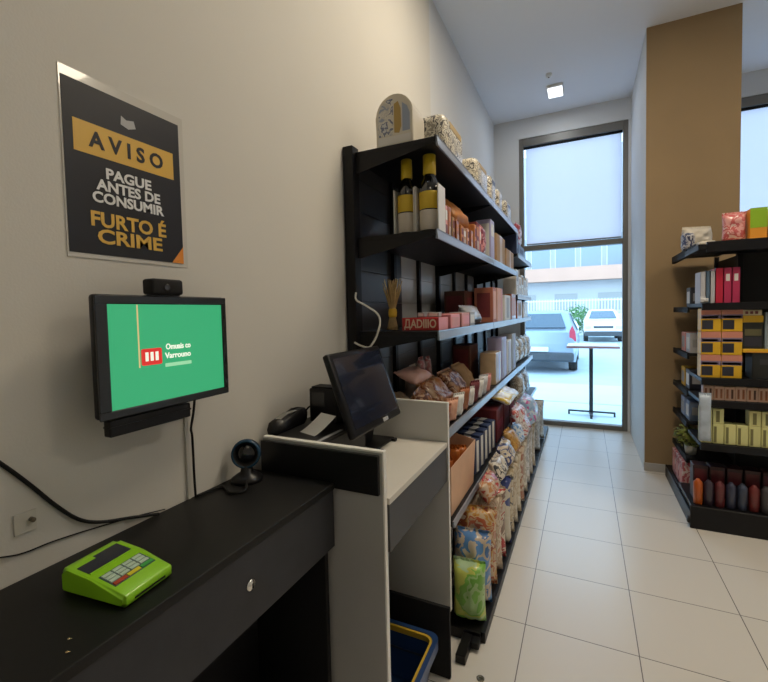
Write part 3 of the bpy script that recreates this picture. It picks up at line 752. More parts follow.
crate_box('display_card', 'flat lilac card box upright at the second shelf joint', 'box', -.675, 3.24, z, .11, .13, .30, lilac_p, 0, [('-y', .12, .88, .1, .9, white_b, 'front_print'), ('+x', .1, .9, .6, .9, white_b, 'title_print')])
crate_box('cardboard_box', 'plain brown cardboard box past the lilac card box', 'box', -.69, 3.56, z, .15, .38, .23, kraft, 0, [('+x', .35, .65, 0, 1, mat('packing tape', (.5, .36, .2), .3), 'tape')])
crate_box('cardboard_box', 'lower brown cardboard box behind the first, farther along shelf', 'box', -.69, 4.03, z, .15, .42, .17, kraft, 0, [('+x', .42, .58, 0, 1, mat('packing tape', (.5, .36, .2), .3), 'tape')])
# bay three upper shelves
z = Z3[1]
crate_box('storage_box', 'slate blue box on the far low top shelf by the window', 'box', -.69, 4.78, z, .16, .42, .12, slate_p, 0, [('+x', .2, .8, .3, .7, navy_p, 'label_print')])
crate_box('storage_box', 'dark navy box at the near end of far low top shelf', 'box', -.69, 4.48, z, .16, .14, .20, navy_p, 0, [('+x', .2, .8, .3, .7, slate_p, 'label_print')])
bag('red striped bag standing above the slate blue box', -.66, 4.80, z+.122, .2, .24, .09, patt('redstripe', [(.55, .04, .06), (.70, .55, .55), (.5, .08, .1), (.66, .62, .62)], 9, kind='noise'), seed=3)
z = Z3[2]
for k in range(5):
    crate_box('tea_box', 'white carton, %s from the near end on far bay second shelf' % ordn[k], 'box', -.685, 4.52+k*.2, z, .13, .17, [.26, .2, .23, .19, .22][k], white_b, 0, [('+x', .15, .85, .55, .9, [grey_b, tan_p, kraft][k % 3], 'title_print'), ('+x', .2, .8, .1, .4, tan_p, 'picture_print')])

# --- third shelf -----------------------------------------------------------
z = ZS[3]
# straw bundle
t = thing('straw_whisk', 'bundle of pale straw tied with yellow at the near shelf end', 'straw bundle', (-.875, 1.95, z+.0006))
rnd = random.Random(4); bm = NB()
for k in range(70):
    a = rnd.uniform(0, 2*PI); r0 = rnd.uniform(0, .026); r1 = rnd.uniform(0, .055)
    tube(bm, [(r0*math.cos(a)*1.3, r0*math.sin(a), .0025), (r0*.55*math.cos(a), r0*.55*math.sin(a), .075), (r0*.5*math.cos(a), r0*.5*math.sin(a), .1), (r1*math.cos(a), r1*math.sin(a), rnd.uniform(.20, .262))], .0022, 5, 3)
finish('straws', bm, straw, t, True)['kind'] = 'stuff'
bm = NB(); lathe(bm, [(.017, .066), (.021, .072), (.022, .09), (.020, .106), (.016, .11)], n=18); finish('yellow_tie', bm, mat('yellow twine', (.66, .40, .03), .6, bump=.5, bscale=90), t, True)
# white cable loop at the shelf end
bm = NB(); tube(bm, [(-1.0, 1.80, 1.60), (-.985, 1.775, 1.565), (-.93, 1.77, 1.535), (-.878, 1.775, 1.50), (-.862, 1.775, 1.46), (-.878, 1.775, 1.40), (-.905, 1.775, 1.355), (-.925, 1.772, 1.338), (-.96, 1.765, 1.345), (-1.0, 1.775, 1.36)], .0048)
wc = finish('white_cable', bm, mat('white cable', (.72, .70, .64), .5), None, True)
tag(wc, 'white cable looping in front of the near shelving end above touch screen', 'cable')
# red box with lettering on its near face
t = crate_box('sweets_box', 'long red box with pale lettering on its near face', 'box', -.720, 2.0, z, .19, .15, .062, red_p, 0, [('+x', .0, 1, .0, 1, pink_p, 'pink_side')])
text('lettering', 'ДADIIIO', mat('cream print', (.78, .60, .45), .5), t, (.0, -.0756, .031), (1, 0, 0), (0, 0, 1), .058, .02, .165)
crate_box('matchbox', 'small grey box resting on the red lettered box, left one', 'box', -.745, 2.03, z+.0632, .035, .05, .024, grey_b, 0, [('-y', .15, .85, .2, .8, white_b, 'label_print')])
crate_box('matchbox', 'small grey box resting on the red lettered box, right one', 'box', -.680, 2.03, z+.0632, .060, .05, .024, grey_b, .05, [('-y', .15, .85, .2, .8, white_b, 'label_print')])
crate_box('sweets_box', 'pink box right behind the red lettered box', 'box', -.69, 2.18, z, .15, .17, .075, pink_p, 0, [('+x', .1, .9, .2, .8, rose_p, 'side_print'), ('-y', .1, .9, .2, .8, rose_p, 'front_print')])
crate_box('sweets_box', 'pink box with darker edge, second behind the red box', 'box', -.69, 2.40, z, .15, .18, .080, rose_p, 0, [('+x', .1, .9, .2, .8, pink_p, 'side_print'), ('+x', .92, 1, 0, 1, dkred_p, 'dark_edge')])
crate_box('sweets_box', 'low grey carton before the silver pouch on third shelf', 'box', -.685, 2.575, z, .13, .12, .085, grey_b, 0, [('+x', .1, .9, .2, .8, white_b, 'side_print')])
bag('silver grey pouch lying on the third shelf', -.665, 2.83, z+.001, .36, .12, .085, mat('silver film', (.42, .44, .48), .3, var=.1, coat=.4), seed=21, lean=-.5, name='silver_pouch')
crate_box('chocolate_box', 'large dark brown box at the back of the third shelf', 'box', -.845, 3.32, z, .15, .70, .235, brown_p, 0, [('-y', .1, .9, .15, .85, dkred_p, 'front_print'), ('+x', .1, .5, .2, .8, dkred_p, 'side_print'), ('z', .1, .9, .1, .9, rust_p, 'top_print')])
crate_box('book_pack', 'tall terracotta box standing just past third shelf joint', 'box', -.68, 3.24, z, .14, .13, .26, mat('terracotta board', (.42, .15, .09), .5, var=.1), 0, [('+x', .1, .9, .1, .9, peach_p, 'front_print'), ('-y', .15, .85, .15, .85, dkred_p, 'side_print')])
crate_box('book_pack', 'tall peach box next to the terracotta one on third shelf', 'box', -.68, 3.46, z, .14, .23, .265, peach_p, 0, [('+x', .7, 1, 0, 1, rose_p, 'edge_print'), ('-y', .1, .9, .1, .9, rust_p, 'side_print')])
crate_box('book_pack', 'white tall box after the peach one on third shelf', 'box', -.68, 3.84, z, .14, .30, .22, white_b, 0, [('+x', .3, .7, .1, .9, grey_b, 'front_print')])
crate_box('book_pack', 'brown framed box near the far shelving upright', 'box', -.68, 4.19, z, .14, .26, .24, rust_p, 0, [('+x', .15, .85, .15, .85, peach_p, 'front_print')])
z = Z3[3]
crate_box('book_pack', 'brown box at the near end of far bay third shelf', 'box', -.68, 4.60, z, .14, .34, .19, rust_p, 0, [('+x', .2, .8, .15, .85, kraft, 'front_print')])
crate_box('book_pack', 'cream box at the far end of far bay third shelf', 'box', -.68, 5.1, z, .14, .38, .18, white_b, 0, [('+x', .2, .8, .15, .85, tan_p, 'front_print')])

# --- fourth shelf: bakery trays and paper-wrapped goods ----------------------
z = ZS[4]
rnd = random.Random(11)
def open_tray(label, x, y, z, dx, dy, h, m, fill=None, flare=1.12, rz=0, back=0., name='display_tray'):
    t = thing(name, label, 'tray', (x, y, z+.0006), rz)
    bm = NB()
    def ring(w, d, zz): return [bm.verts.new(p) for p in ((-w/2, -d/2, zz), (w/2, -d/2, zz), (w/2, d/2, zz), (-w/2, d/2, zz))]
    R = [ring(dx, dy, 0), ring(dx*flare, dy*flare, h), ring(dx*flare-.006, dy*flare-.006, h), ring(dx-.006, dy-.006, .003)]
    for v in R[1]+R[2]:
        if v.co.x < 0: v.co.z += back
    bm.faces.new(R[0][::-1]); bm.faces.new(R[3])
    for a, b in zip(R, R[1:]):
        for k in range(4): bm.faces.new([a[k], a[(k+1) % 4], b[(k+1) % 4], b[k]])
    finish('tray_card', bm, m, t)
    return t
brd1 = patt('bread paper brown', [(.26, .08, .03), (.42, .17, .06), (.56, .34, .2), (.18, .06, .03), (.48, .22, .09)], 15); brd2 = patt('bread paper orange', [(.50, .20, .06), (.34, .11, .04), (.60, .38, .24), (.55, .24, .08)], 13)
cols4 = [rust_p, orange_p, rose_p, peach_p, kraft, rust_p]
bag('orange bread bag at the near end of fourth shelf, behind touch screen', -.90, 1.99, z, .20, .13, .08, brd2, seed=31, lean=-1.1, name='bread_bag')
bag('tan bread bag lying behind the touch screen, second from near end', -.875, 2.165, z, .13, .14, .07, tan_p, seed=32, lean=-.9, roll=.1, name='bread_bag')
bag('rust brown bread bag nearest the front on fourth shelf', -.735, 2.04, z, .20, .16, .10, brd1, seed=33, rz=PI/2+.2, lean=-.3, name='bread_bag')
bag('pale pink paper bag resting above the rust brown bread bag', -.765, 2.10, z+.185, .26, .12, .06, mat('pale pink paper', (.70, .42, .36), .5, var=.1), seed=34, lean=-1.2, name='bread_bag')
bag('long orange brown bread bag along the middle of fourth shelf', -.74, 2.40, z+.002, .34, .19, .09, brd2, seed=35, lean=-.75, name='bread_bag')
bag('dark brown bread bag along the middle of fourth shelf', -.74, 2.75, z+.002, .30, .19, .09, brd1, seed=36, lean=-.7, name='bread_bag')
bag('kraft paper bread bag before the fourth shelf joint', -.76, 3.06, z+.002, .24, .19, .09, kraft, seed=37, lean=-.6, name='bread_bag')
bag('white crumpled paper bag standing at the back of fourth shelf', -.96, 2.42, z, .10, .23, .08, mat('white crinkled paper', (.74, .66, .64), .6), seed=38, name='paper_bag')
for k in range(2):
    bag(['pink snack sachet upright at the back, left of the pair', 'pink snack sachet upright at the back, right of the pair'][k], -.965, 2.58+k*.13, z, .085, .26-.01*k, .05, patt('pinksachet', [(.66, .22, .22), (.76, .50, .48), (.45, .09, .10)], 14), seed=41+k, name='snack_sachet')
white_edges = [white_b, rose_p, mat('silver edge', (.6, .6, .62), .35), red_p, white_b, mat('silver edge', (.6, .6, .62), .35), rose_p, white_b]
yy = 1.955
for k in range(9):
    bag('%s upright paper sleeve from near end along front rail' % ordn[k], -.625, yy, z, .085, [.105, .115, .12, .13, .11, .13, .12, .13, .12][k], .035, [rust_p, peach_p, white_b, rust_p, white_b, dkred_p, white_b, mat('silver edge', (.6, .6, .62), .35), rose_p][k], seed=51+k, rz=PI/2-.5, lean=.18, name='paper_sleeve', group=None)
    yy += .122
for k in range(4):
    crate_box('cereal_box', '%s striped pale box past the fourth shelf joint' % ordn[k], 'box', -.665, 3.34+k*.27, z, .12, .22, [.24, .34, .30, .34][k], [tan_p, lilac_p, white_b, grey_b][k], 0, [('+x', .1, .3, .05, .95, grey_b, 'stripe'), ('+x', .5, .7, .05, .95, lilac_p, 'stripe')])
crate_box('cereal_box', 'dark brown box at the back past fourth shelf joint', 'box', -.86, 3.32, z, .14, .26, .30, brown_p, 0, [('-y', .1, .9, .1, .9, dkred_p, 'front_print')])
z = Z3[4]
for k in range(4):
    bag('%s cream and black snack bag on the far bay fourth shelf' % ordn[k], -.68+.01*k, 4.55+k*.26, z, .22, .26, .11, patt('creamblack', [(.62, .56, .46), (.12, .11, .1), (.72, .68, .6), (.36, .3, .22), (.70, .64, .54)], 15), seed=61+k)

# --- fifth shelf ------------------------------------------------------------
z = ZS[5]
t = open_tray('tall peach cardboard display tray at near end of low shelf', -.655, 2.12, z, .17, .44, .24, mat('peach card', (.72, .44, .28), .6, var=.05), flare=1.10, back=.04)
fr = mat('orange wrapper', (.60, .17, .03), .35, var=.25, vscale=18, coat=.4)
for k in range(6):
    bag('orange wrapped pack, %s from the near end in peach tray' % ordn[k], -.655+(.012 if k % 2 else -.012), 1.960+k*.064, z+.006, .10, .235-.015*(k % 3), .04, fr, seed=71+k, rz=.1*(k-2), name='wrapped_pack')
for k in range(5):
    crate_box('stationery_pack', 'black and white striped pack, %s after the peach tray' % ordn[k], 'pack', -.65, 2.50+k*.12, z, .15, .075, .20, navy_p, -.25, [('+x', .3, .7, .05, .98, white_b, 'white_stripe'), ('-y', .3, .6, .05, .98, white_b, 'white_stripe'), ('z', .3, .6, .02, .98, white_b, 'white_stripe')])
for k in range(3):
    crate_box('wine_red_box', '%s dark wine red box at the low shelf joint' % ordn[k], 'box', -.68, 3.24+k*.30, z, .20, .27, .24, dkred_p, 0, [('-y', .1, .9, .1, .5, mat('wine print', (.22, .02, .05), .4), 'front_print'), ('+x', .1, .9, .35, .6, mat('wine print', (.22, .02, .05), .4), 'side_print')])
bag('white bag with yellow band lying on the wine red boxes', -.50, 3.42, z+.245, .50, .17, .075, patt('whiteyellow', [(.76, .75, .72), (.70, .52, .08), (.78, .77, .76), (.62, .64, .70), (.80, .8, .8)], 6, stretch=(1, 1, 3)), seed=81, lean=-1.2, name='household_bag')
fl = patt('flower print', [(.40, .58, .80), (.70, .76, .84), (.58, .14, .42), (.40, .56, .80), (.32, .46, .70), (.74, .45, .66), (.62, .72, .86)], 42, kind='voronoi')
bag('pale blue bag with magenta flower print near the far bay', -.425, 3.92, ZS[6]+.445, .30, .24, .15, fl, seed=83, lean=-.3, name='household_bag')
bag('cream speckled bag behind the blue flower bag', -.655, 4.60, z+.002, .32, .30, .16, patt('creamspeck', [(.60, .55, .47), (.30, .26, .2), (.70, .66, .58), (.45, .40, .33)], 24), seed=84, name='household_bag')
bag('grey speckled bag at the far bay low shelf end', -.655, 5.0, z+.002, .32, .28, .16, patt('greyspeck', [(.50, .48, .44), (.25, .24, .22), (.65, .62, .58)], 24), seed=85, name='household_bag')

# --- base deck: big bags of food -----------------------------------------------
z = ZS[6]+.001
P = lambda n, c, s=9, **k: patt(n, c, s*1.9, **k)
green_b = P('green bag print', [(.16, .40, .05), (.36, .55, .22), (.22, .50, .08), (.55, .60, .12), (.42, .58, .34)], 5)
base = [
 # label, x, y, z, w, h, d, material, rz, lean, roll
 ('plump bright green bag at near end of the bottom deck', -.492, 1.915, 0, .155, .27, .12, green_b, .05, 0, 0),
 ('dark slate bag left of the green bag at bottom deck end', -.67, 1.93, 0, .18, .34, .13, P('darktag', [(.03, .04, .07), (.30, .25, .2), (.06, .08, .14), (.55, .48, .46)], 7), 0, 0, 0),
 ('blue and beige bag standing behind the green one', -.51, 2.055, .0, .19, .345, .13, P('bluebeige', [(.05, .14, .36), (.52, .42, .32), (.10, .25, .55), (.60, .50, .40)], 7), .05, 0, 0),
 ('grey and white bag behind the dark slate bag', -.71, 2.09, 0, .19, .40, .13, P('greywhite', [(.10, .10, .13), (.5, .48, .46), (.2, .2, .24), (.6, .56, .52)], 8), 0, 0, 0),
 ('orange and tan snack bag, third from the near end', -.535, 2.20, .0, .24, .40, .105, P('orangetan', [(.50, .34, .2), (.45, .10, .03), (.58, .44, .28), (.55, .28, .06), (.30, .07, .03), (.62, .50, .36)], 8), .1, 0, 0),
 ('beige crinkled bag, fourth from near end of bottom deck', -.53, 2.345, .0, .235, .41, .105, P('beige1', [(.58, .46, .34), (.44, .32, .22), (.64, .54, .42), (.50, .24, .16)], 9, stretch=(3, 1, 1)), .05, 0, 0),
 ('red and cream bag, fifth from near end of bottom deck', -.535, 2.49, .0, .24, .405, .105, P('redcream', [(.60, .50, .40), (.42, .04, .04), (.64, .56, .46), (.24, .16, .12)], 8), -.05, 0, 0),
 ('cream bag with navy circles on the bottom deck', -.53, 2.64, .0, .24, .41, .105, P('navycircle', [(.66, .60, .50), (.62, .56, .45), (.04, .06, .22), (.70, .65, .56), (.66, .60, .50)], 9, kind='voronoi'), .08, 0, 0),
 ('tan bag with black print behind the navy circle bag', -.53, 2.79, .0, .235, .42, .105, P('tanblack', [(.55, .44, .28), (.05, .05, .05), (.60, .52, .38), (.46, .36, .22), (.7, .66, .6)], 9), 0, 0, 0),
 ('beige striped bag halfway along the bottom deck', -.53, 2.94, .0, .24, .41, .105, P('beige2', [(.62, .54, .42), (.48, .38, .26), (.68, .61, .50), (.34, .26, .18)], 10), -.05, 0, 0),
 ('plain cream bag just past halfway on bottom deck', -.53, 3.10, .0, .24, .42, .11, P('cream3', [(.66, .58, .45), (.56, .46, .32), (.70, .64, .53)], 9), .05, 0, 0),
 ('rust and cream bag beyond the joint on bottom deck', -.53, 3.28, .0, .24, .42, .14, P('rustcream', [(.62, .50, .38), (.40, .16, .08), (.68, .60, .48)], 9), 0, 0, 0),
 ('pale upright bag toward the far bottom deck', -.53, 3.46, .0, .24, .42, .14, P('cream4', [(.68, .62, .52), (.50, .42, .32), (.72, .67, .58)], 10), .06, 0, 0),
 ('white and grey bag toward the far bottom deck', -.53, 3.66, .0, .24, .42, .15, P('whitegrey', [(.70, .68, .64), (.45, .44, .42), (.74, .72, .7)], 10), -.04, 0, 0),
 ('cream and brown bag before the far bay on bottom deck', -.53, 3.86, .0, .24, .42, .15, P('cream5', [(.66, .60, .52), (.46, .40, .32), (.70, .66, .6)], 11), .04, 0, 0),
 ('straw coloured bag before the far bay on bottom deck', -.53, 4.08, .0, .24, .42, .16, P('straw5', [(.62, .52, .36), (.48, .36, .2), (.68, .6, .46)], 11), 0, 0, 0),
 ('grey and cream bag on the far bay bottom deck', -.53, 4.56, .0, .24, .42, .2, P('cream6', [(.62, .60, .56), (.42, .40, .36), (.70, .68, .63)], 11), 0, 0, 0),
 ('last pale bag at the far end of bottom deck', -.53, 5.0, .0, .24, .42, .2, P('cream7', [(.64, .61, .55), (.40, .37, .32), (.72, .69, .63)], 11), 0, 0, 0),
 # second layer, resting on the row below and leaning against the rail of the shelf above
 ('red and tan bag lying on top of the near bottom row', -.455, 2.33, .420, .27, .10, .075, P('redtan', [(.45, .05, .04), (.60, .46, .34), (.5, .22, .08), (.64, .54, .44)], 9), PI/2, -.5, 0),
 ('white and black bag lying on the near bottom row', -.45, 2.60, .422, .25, .12, .08, P('whiteblack', [(.66, .60, .52), (.06, .06, .07), (.7, .65, .56), (.45, .38, .3)], 9), PI/2, -.5, .05),
 ('tan bag with navy lettering marks lying on bottom row', -.445, 2.86, .432, .25, .13, .085, P('tannavy', [(.58, .48, .34), (.66, .58, .46), (.05, .07, .2), (.62, .52, .4)], 8), PI/2, -.5, -.05),
 ('brown pasta bag lying on top of the middle row', -.44, 3.10, .432, .22, .15, .085, P('brownpasta', [(.40, .20, .04), (.48, .28, .08), (.34, .16, .04)], 16), PI/2, -.5, .1),
 ('small blue and white bag tucked beside the brown pasta bag', -.435, 3.30, .432, .15, .14, .08, P('bluewhite', [(.10, .24, .60), (.62, .70, .80), (.16, .34, .68)], 9), PI/2, -.4, .2),
 ('white bag with red swirl on the far bottom row', -.435, 3.56, .432, .33, .24, .11, P('redswirl', [(.68, .62, .62), (.52, .10, .10), (.72, .68, .68), (.44, .36, .36), (.74, .70, .70)], 8), PI/2, -.35, 0),
 ('speckled cream bag lying before the far bay upright', -.435, 4.24, .432, .30, .17, .10, P('speck2', [(.60, .55, .47), (.30, .26, .2), (.70, .66, .58), (.45, .40, .33)], 18), PI/2, -.4, 0),
]
for k, (lb, x, y, dz, w, h, d, m, rz, lean, roll) in enumerate(base):
    bag(lb, x, y, z+dz, w, h, d, m, seed=101+k, rz=rz, lean=lean, roll=roll, name='food_bag')

# ------------------------------------------------------------------ right gondola
ex, ey = .70, 3.40
t = thing('display_shelving', 'black shelving unit standing before the ochre column on the right', 'shelving', (1.2, 3.9, 0))
ox, oy = 1.2, 3.9
def bx(bm, x0, x1, y0, y1, z0, z1, bev=.0015): box(bm, x0-ox, x1-ox, y0-oy, y1-oy, z0, z1, bev, 1)
XE = 1.78   # far right end
bm = NB(); bx(bm, .645, XE, 3.40, 3.418, 0.0, .155, .003); bx(bm, .655, XE-.01, 3.418, 3.85, .125, .150); bx(bm, .648, .664, 3.42, 4.40, .0, .10, .003); bx(bm, .664, 1.0, 3.86, 4.40, .075, .10); bx(bm, .63, .664, 3.405, 3.44, .03, .07, .006)
finish('base_plinth', bm, black_metal, t)
bm = NB(); bx(bm, .985, XE, 3.82, 3.85, .15, 1.90); bx(bm, 1.0, 1.03, 3.85, 4.40, .1, 1.86); finish('back_panel', bm, mat('black back board', (.008, .008, .009), .6), t)
for x, y in ((.985, 3.80), (XE-.03, 3.80), (.98, 4.37)):
    bm = NB(); bx(bm, x, x+.03, y, y+.03, .1, 1.9); finish('upright', bm, black_metal, t)
# front shelves (face the camera)
FS = [.575, .868, 1.018, 1.515]
for z in FS:
    bm = NB(); bx(bm, .705, XE, 3.455, 3.82, z-.025, z); bx(bm, .705, XE, 3.437, 3.455, z-.045, z+.002); s = finish('front_shelf', bm, black_metal, t)
bm = NB(); bx(bm, .675, XE, 3.405, 3.82, 1.865, 1.90); bx(bm, .72, XE, 3.40, 3.42, 1.845, 1.915, .003); finish('top_shelf', bm, black_metal, t)
bm = NB(); prism(bm, [(.695-ox, 3.82-oy), (.690-ox, 3.55-oy), (.695-ox, 4.39-oy), (1.0-ox, 4.39-oy), (1.0-ox, 3.82-oy)], 'z', 1.905, 1.925); bx(bm, .685, .71, 3.83, 4.40, 1.865, 1.925, .004); finish('side_top_shelf', bm, black_matte, t)
SS = [.345, .62, .86, 1.14, 1.49]
for z in SS:
    bm = NB(); bx(bm, .715, 1.0, 3.85, 4.39, z-.018, z); bx(bm, .70, .715, 3.85, 4.40, z-.04, z+.003); finish('side_shelf', bm, black_matte, t)

# goods on the top
zt = 1.9005
t2 = bag('white and navy plastic pack at the far left corner of right shelving top', .790, 4.05, 1.9262, .21, .175, .14, mat('cream film', (.60, .55, .47), .4, var=.05, coat=.3), rz=.3, seed=201, name='wrapped_pack')
bm = NB(); pillow(bm, .07, .14, .12, 77); 
for v in bm.verts: v.co += Vector((-.075, -.02, .004))
finish('navy_end', bm, patt('navywhite', [(.05, .06, .13), (.50, .50, .54), (.08, .10, .2), (.6, .6, .62)], 16), t2, True)
bag('flat cream packet lying on the right shelving top', .755, 3.52, 1.9012, .11, .10, .035, mat('cream film', (.60, .55, .47), .4), rz=0, lean=-1.45, seed=203, name='flat_packet')
bag('pink printed pack with slanted corner on the right shelving top', .888, 3.52, 1.919, .13, .175, .10, patt('pinkprint', [(.62, .20, .19), (.70, .34, .32), (.52, .10, .10), (.72, .52, .48)], 18), rz=0, seed=204, name='wrapped_pack')
crate_box('snack_box', 'green and orange box on the right shelving top', 'box', .998, 3.52, zt+.016, .085, .12, .195, mat('orange top', (.72, .30, .03), .45), 0, [('-y', 0, 1, .36, 1, mat('leaf green board', (.26, .46, .02), .45), 'green_print')])
crate_box('snack_box', 'tan box with brown edge on the right shelving top', 'box', 1.115, 3.52, zt+.016, .11, .12, .19, mat('tan board', (.66, .46, .30), .5), 0, [('-y', .0, .12, .06, .8, rust_p, 'brown_edge'), ('-y', .2, .9, .25, .8, peach_p, 'front_print')])
crate_box('cardboard_sheet', 'thin pale carton lid beneath packs on the right shelving top', 'carton', 1.00, 3.51, zt, .36, .16, .015, mat('pale carton', (.70, .55, .42), .6), 0, [('-y', .05, .95, .2, .8, white_b, 'front_print')])

# red and blue-grey books on the row under the top
def book(label, x, y, z, th, dep, h, m, rz=0, lean=0):
    t = thing('book', label, 'book', (.717+(x-.735), y, z+.0008), 0)
    t.rotation_euler = (0, lean, rz)
    c = .0018
    bm = NB(); box(bm, -th/2, -th/2+c, -dep/2, dep/2, 0, h); box(bm, th/2-c, th/2, -dep/2, dep/2, 0, h); box(bm, -th/2, th/2, -dep/2, -dep/2+c, 0, h); finish('cover', bm, m, t)
    bm = NB(); box(bm, -th/2+c, th/2-c, -dep/2+c, dep/2-.004, .004, h-.004); finish('page_block', bm, white_p, t)
    bm = NB(); box(bm, -th/2*.5, th/2*.5, -dep/2-.0006, -dep/2, h*.62, h*.82); finish('spine_label', bm, m if random.random() < .5 else white_b, t)
red1 = mat('crimson cover', (.52, .015, .05), .4); red2 = mat('raspberry cover', (.46, .03, .10), .4); bg1 = mat('pale grey cover', (.50, .50, .54), .45); bg2 = mat('slate cover', (.10, .16, .24), .45)
for lb, x, th, h, m in (('pale grey book leaning at the left end of red row', .735, .030, .18, bg1), ('slate blue book between the two pale grey ones', .762, .022, .185, bg2), ('pale grey book against the first red book', .788, .026, .185, bg1),
                        ('bright crimson book, leftmost of the three red ones', .823, .042, .20, red1), ('raspberry red book in the middle of the three red ones', .867, .042, .20, red2), ('raspberry red book, rightmost of the three red ones', .911, .042, .20, red2)):
    book(lb, x, 3.55, 1.515, th-.001, .15, h+.03, m)
bag('small white packet at the left end below the books', .725, 3.475, 1.518, .05, .03, .03, mat('white film', (.66, .66, .68), .4), rz=.2, seed=205, name='flat_packet')

# stacked yellow and pink boxes, two columns of three
violet_p = mat('violet grey print', (.24, .19, .30), .45); salmon_p = mat('salmon print', (.62, .25, .18), .45); darkp = mat('dark print', (.03, .03, .045), .4); yel = mat('amber carton', (.74, .44, .02), .4)
rows = ['bottom', 'middle', 'top']
for r in range(3):
    for c in range(2):
        x = .762+c*.112; z = 1.0185+r*.154
        crate_box('tea_box', 'yellow and salmon carton, %s of the %s column under red books' % (rows[r], ['left', 'right'][c]), 'box', x, 3.52, z, .108, .10, .1525, yel, 0,
                  [('-y', 0, 1, .74, 1, salmon_p, 'salmon_print'), ('-y', 0, 1, .56, .74, violet_p, 'violet_print'), ('-y', .05, .85 if c == 0 else .95, .58, .68, white_b if r != 1 else bg2, 'title_print'), ('-y', .04, .60, .1, .5, darkp, 'picture_print')])
# to their right: dark tins on a yellow tray, blue-grey packs
crate_box('coffee_box', 'black box on yellow tray right of the yellow cartons', 'box', .984, 3.54, 1.214, .105, .12, .17, mat('espresso board', (.018, .02, .018), .35), 0, [('-y', .1, .9, .5, .75, mat('olive print', (.12, .11, .05), .5), 'label_print'), ('-y', .1, .9, .1, .45, darkp, 'lower_print')])
crate_box('cardboard_tray', 'long yellow cardboard tray beneath the black box', 'tray', 1.22, 3.53, 1.190, .58, .13, .0235, yel, 0, [('-y', .02, .98, .1, .25, mat('orange print', (.75, .26, .03), .4), 'edge_print')])
crate_box('coffee_box', 'yellow topped box above black box beneath the shelf', 'box', .984, 3.54, 1.3848, .105, .12, .045, yel, 0, [('-y', .1, .9, .3, .8, yellow_p, 'label_print')])
crate_box('sachet_box', 'small cream box with dark letters on yellow topped box', 'box', .978, 3.53, 1.4305, .10, .10, .036, mat('cream carton', (.62, .55, .36), .5), 0, [('-y', .15, .3, .25, .75, dkred_p, 'letter_mark'), ('-y', .4, .55, .25, .75, dkred_p, 'letter_mark'), ('-y', .65, .8, .25, .75, dkred_p, 'letter_mark')])
for k in range(2):
    crate_box('blue_grey_pack', ['blue-grey upright pack next to the black box', 'blue-grey upright pack with pale stripe, second from black box'][k], 'pack', 1.061+k*.037, 3.53, 1.214, .034, .10, [.235, .23][k], mat('blue grey board', (.24, .30, .34), .5), 0, [('-y', .4, .7, .0, 1, [mat('pale stripe', (.45, .52, .54), .5), mat('dark teal', (.08, .12, .13), .5)][k], 'stripe')])
crate_box('coffee_box', 'black and yellow box at the right frame edge above tray', 'box', 1.19, 3.54, 1.214, .13, .12, .235, yel, 0, [('-y', .08, .92, .1, .75, darkp, 'picture_print')])
crate_box('coffee_box', 'large black carton under the yellow tray', 'box', 1.22, 3.54, 1.0185, .48, .14, .171, mat('espresso board', (.018, .02, .018), .35), 0, [('-y', .08, .5, .55, .75, mat('charcoal print', (.045, .045, .05), .4), 'label_print')])
# tan packets row
tanb = mat('tan packet', (.62, .41, .30), .5)
for k in range(11):
    crate_box('spice_packet', 'tan packet with brown bars, %s from left on the narrow shelf' % ordn[k], 'packet', .752+k*.058, 3.50, .8685, .0565, .06, .094+.003*(k % 3 == 0), tanb, 0, [('-y', .15, .35, .15, .8, rust_p, 'brown_bar'), ('-y', .6, .8, .15, .8, rust_p if k % 2 else brown_p, 'brown_bar')])
# pale yellow cartons in two tiers
pyel = mat('pale lime carton', (.70, .68, .30), .5); olive = mat('olive print dark', (.20, .19, .07), .5)
for k in range(10):
    crate_box('pasta_carton', 'pale lime carton, %s from left in the front tier' % ordn[k], 'carton', .742+k*.064, 3.505, .5758, .060, .08, .135, pyel, 0, [('-y', .12, .36, .06, .86, olive, 'window_print')])
j = 0
for k in (0, 1, 4, 5, 8):
    crate_box('pasta_carton', 'pale lime carton standing on the front tier, %s of those on top' % ordn[j], 'carton', .742+k*.064, 3.505, .7118, .060, .08, .10, pyel, 0, [('-y', .3, .62, .1, .85, olive, 'window_print')]); j += 1
# hanging grey-blue film bag on the left corner
bag('crumpled pale blue film bag at the left corner of right shelving', .722, 3.412, .60, .07, .31, .024, mat('pale blue film', (.48, .56, .66), .22, var=.25, vscale=12, coat=.6), rz=.0, seed=208, name='film_bag')
# bottles on the base
bcols = [('orange', (.45, .09, .01)), ('dark plum', (.03, .018, .035)), ('maroon', (.12, .02, .022)), ('navy', (.03, .035, .07)), ('slate', (.035, .045, .08)), ('maroon red', (.15, .02, .018)), ('charcoal', (.05, .045, .05)), ('dark blue', (.03, .04, .08)), ('brown', (.14, .05, .03)), ('black', (.02, .02, .025))]
for k, (nm, c) in enumerate(bcols):
    m = mat(nm+' drink', c, .3, coat=.3)
    capm = [red_p, mat('grey cap', (.3, .3, .32), .4), mat('grey cap', (.3, .3, .32), .4), black_matte][k % 4]
    bottle('drink_bottle', '%s bottle, %s from left on the bottom deck of right shelving' % (nm, ordn[k]), .700+k*.060, 3.470, .1505, .165, .027, m, capm, m, shoulder=.86, caph=.07, lab2=None)
for k in range(6):
    crate_box('jam_box', 'dark maroon box, %s from left behind the bottom bottles' % ordn[k], 'box', .73+k*.095, 3.60, .1505, .085, .10, .24, mat('maroon carton', (.03, .006, .008), .45), 0, [('-y', .1, .9, .55, .9, mat('cherry label', (.10, .01, .015), .4), 'front_print')])

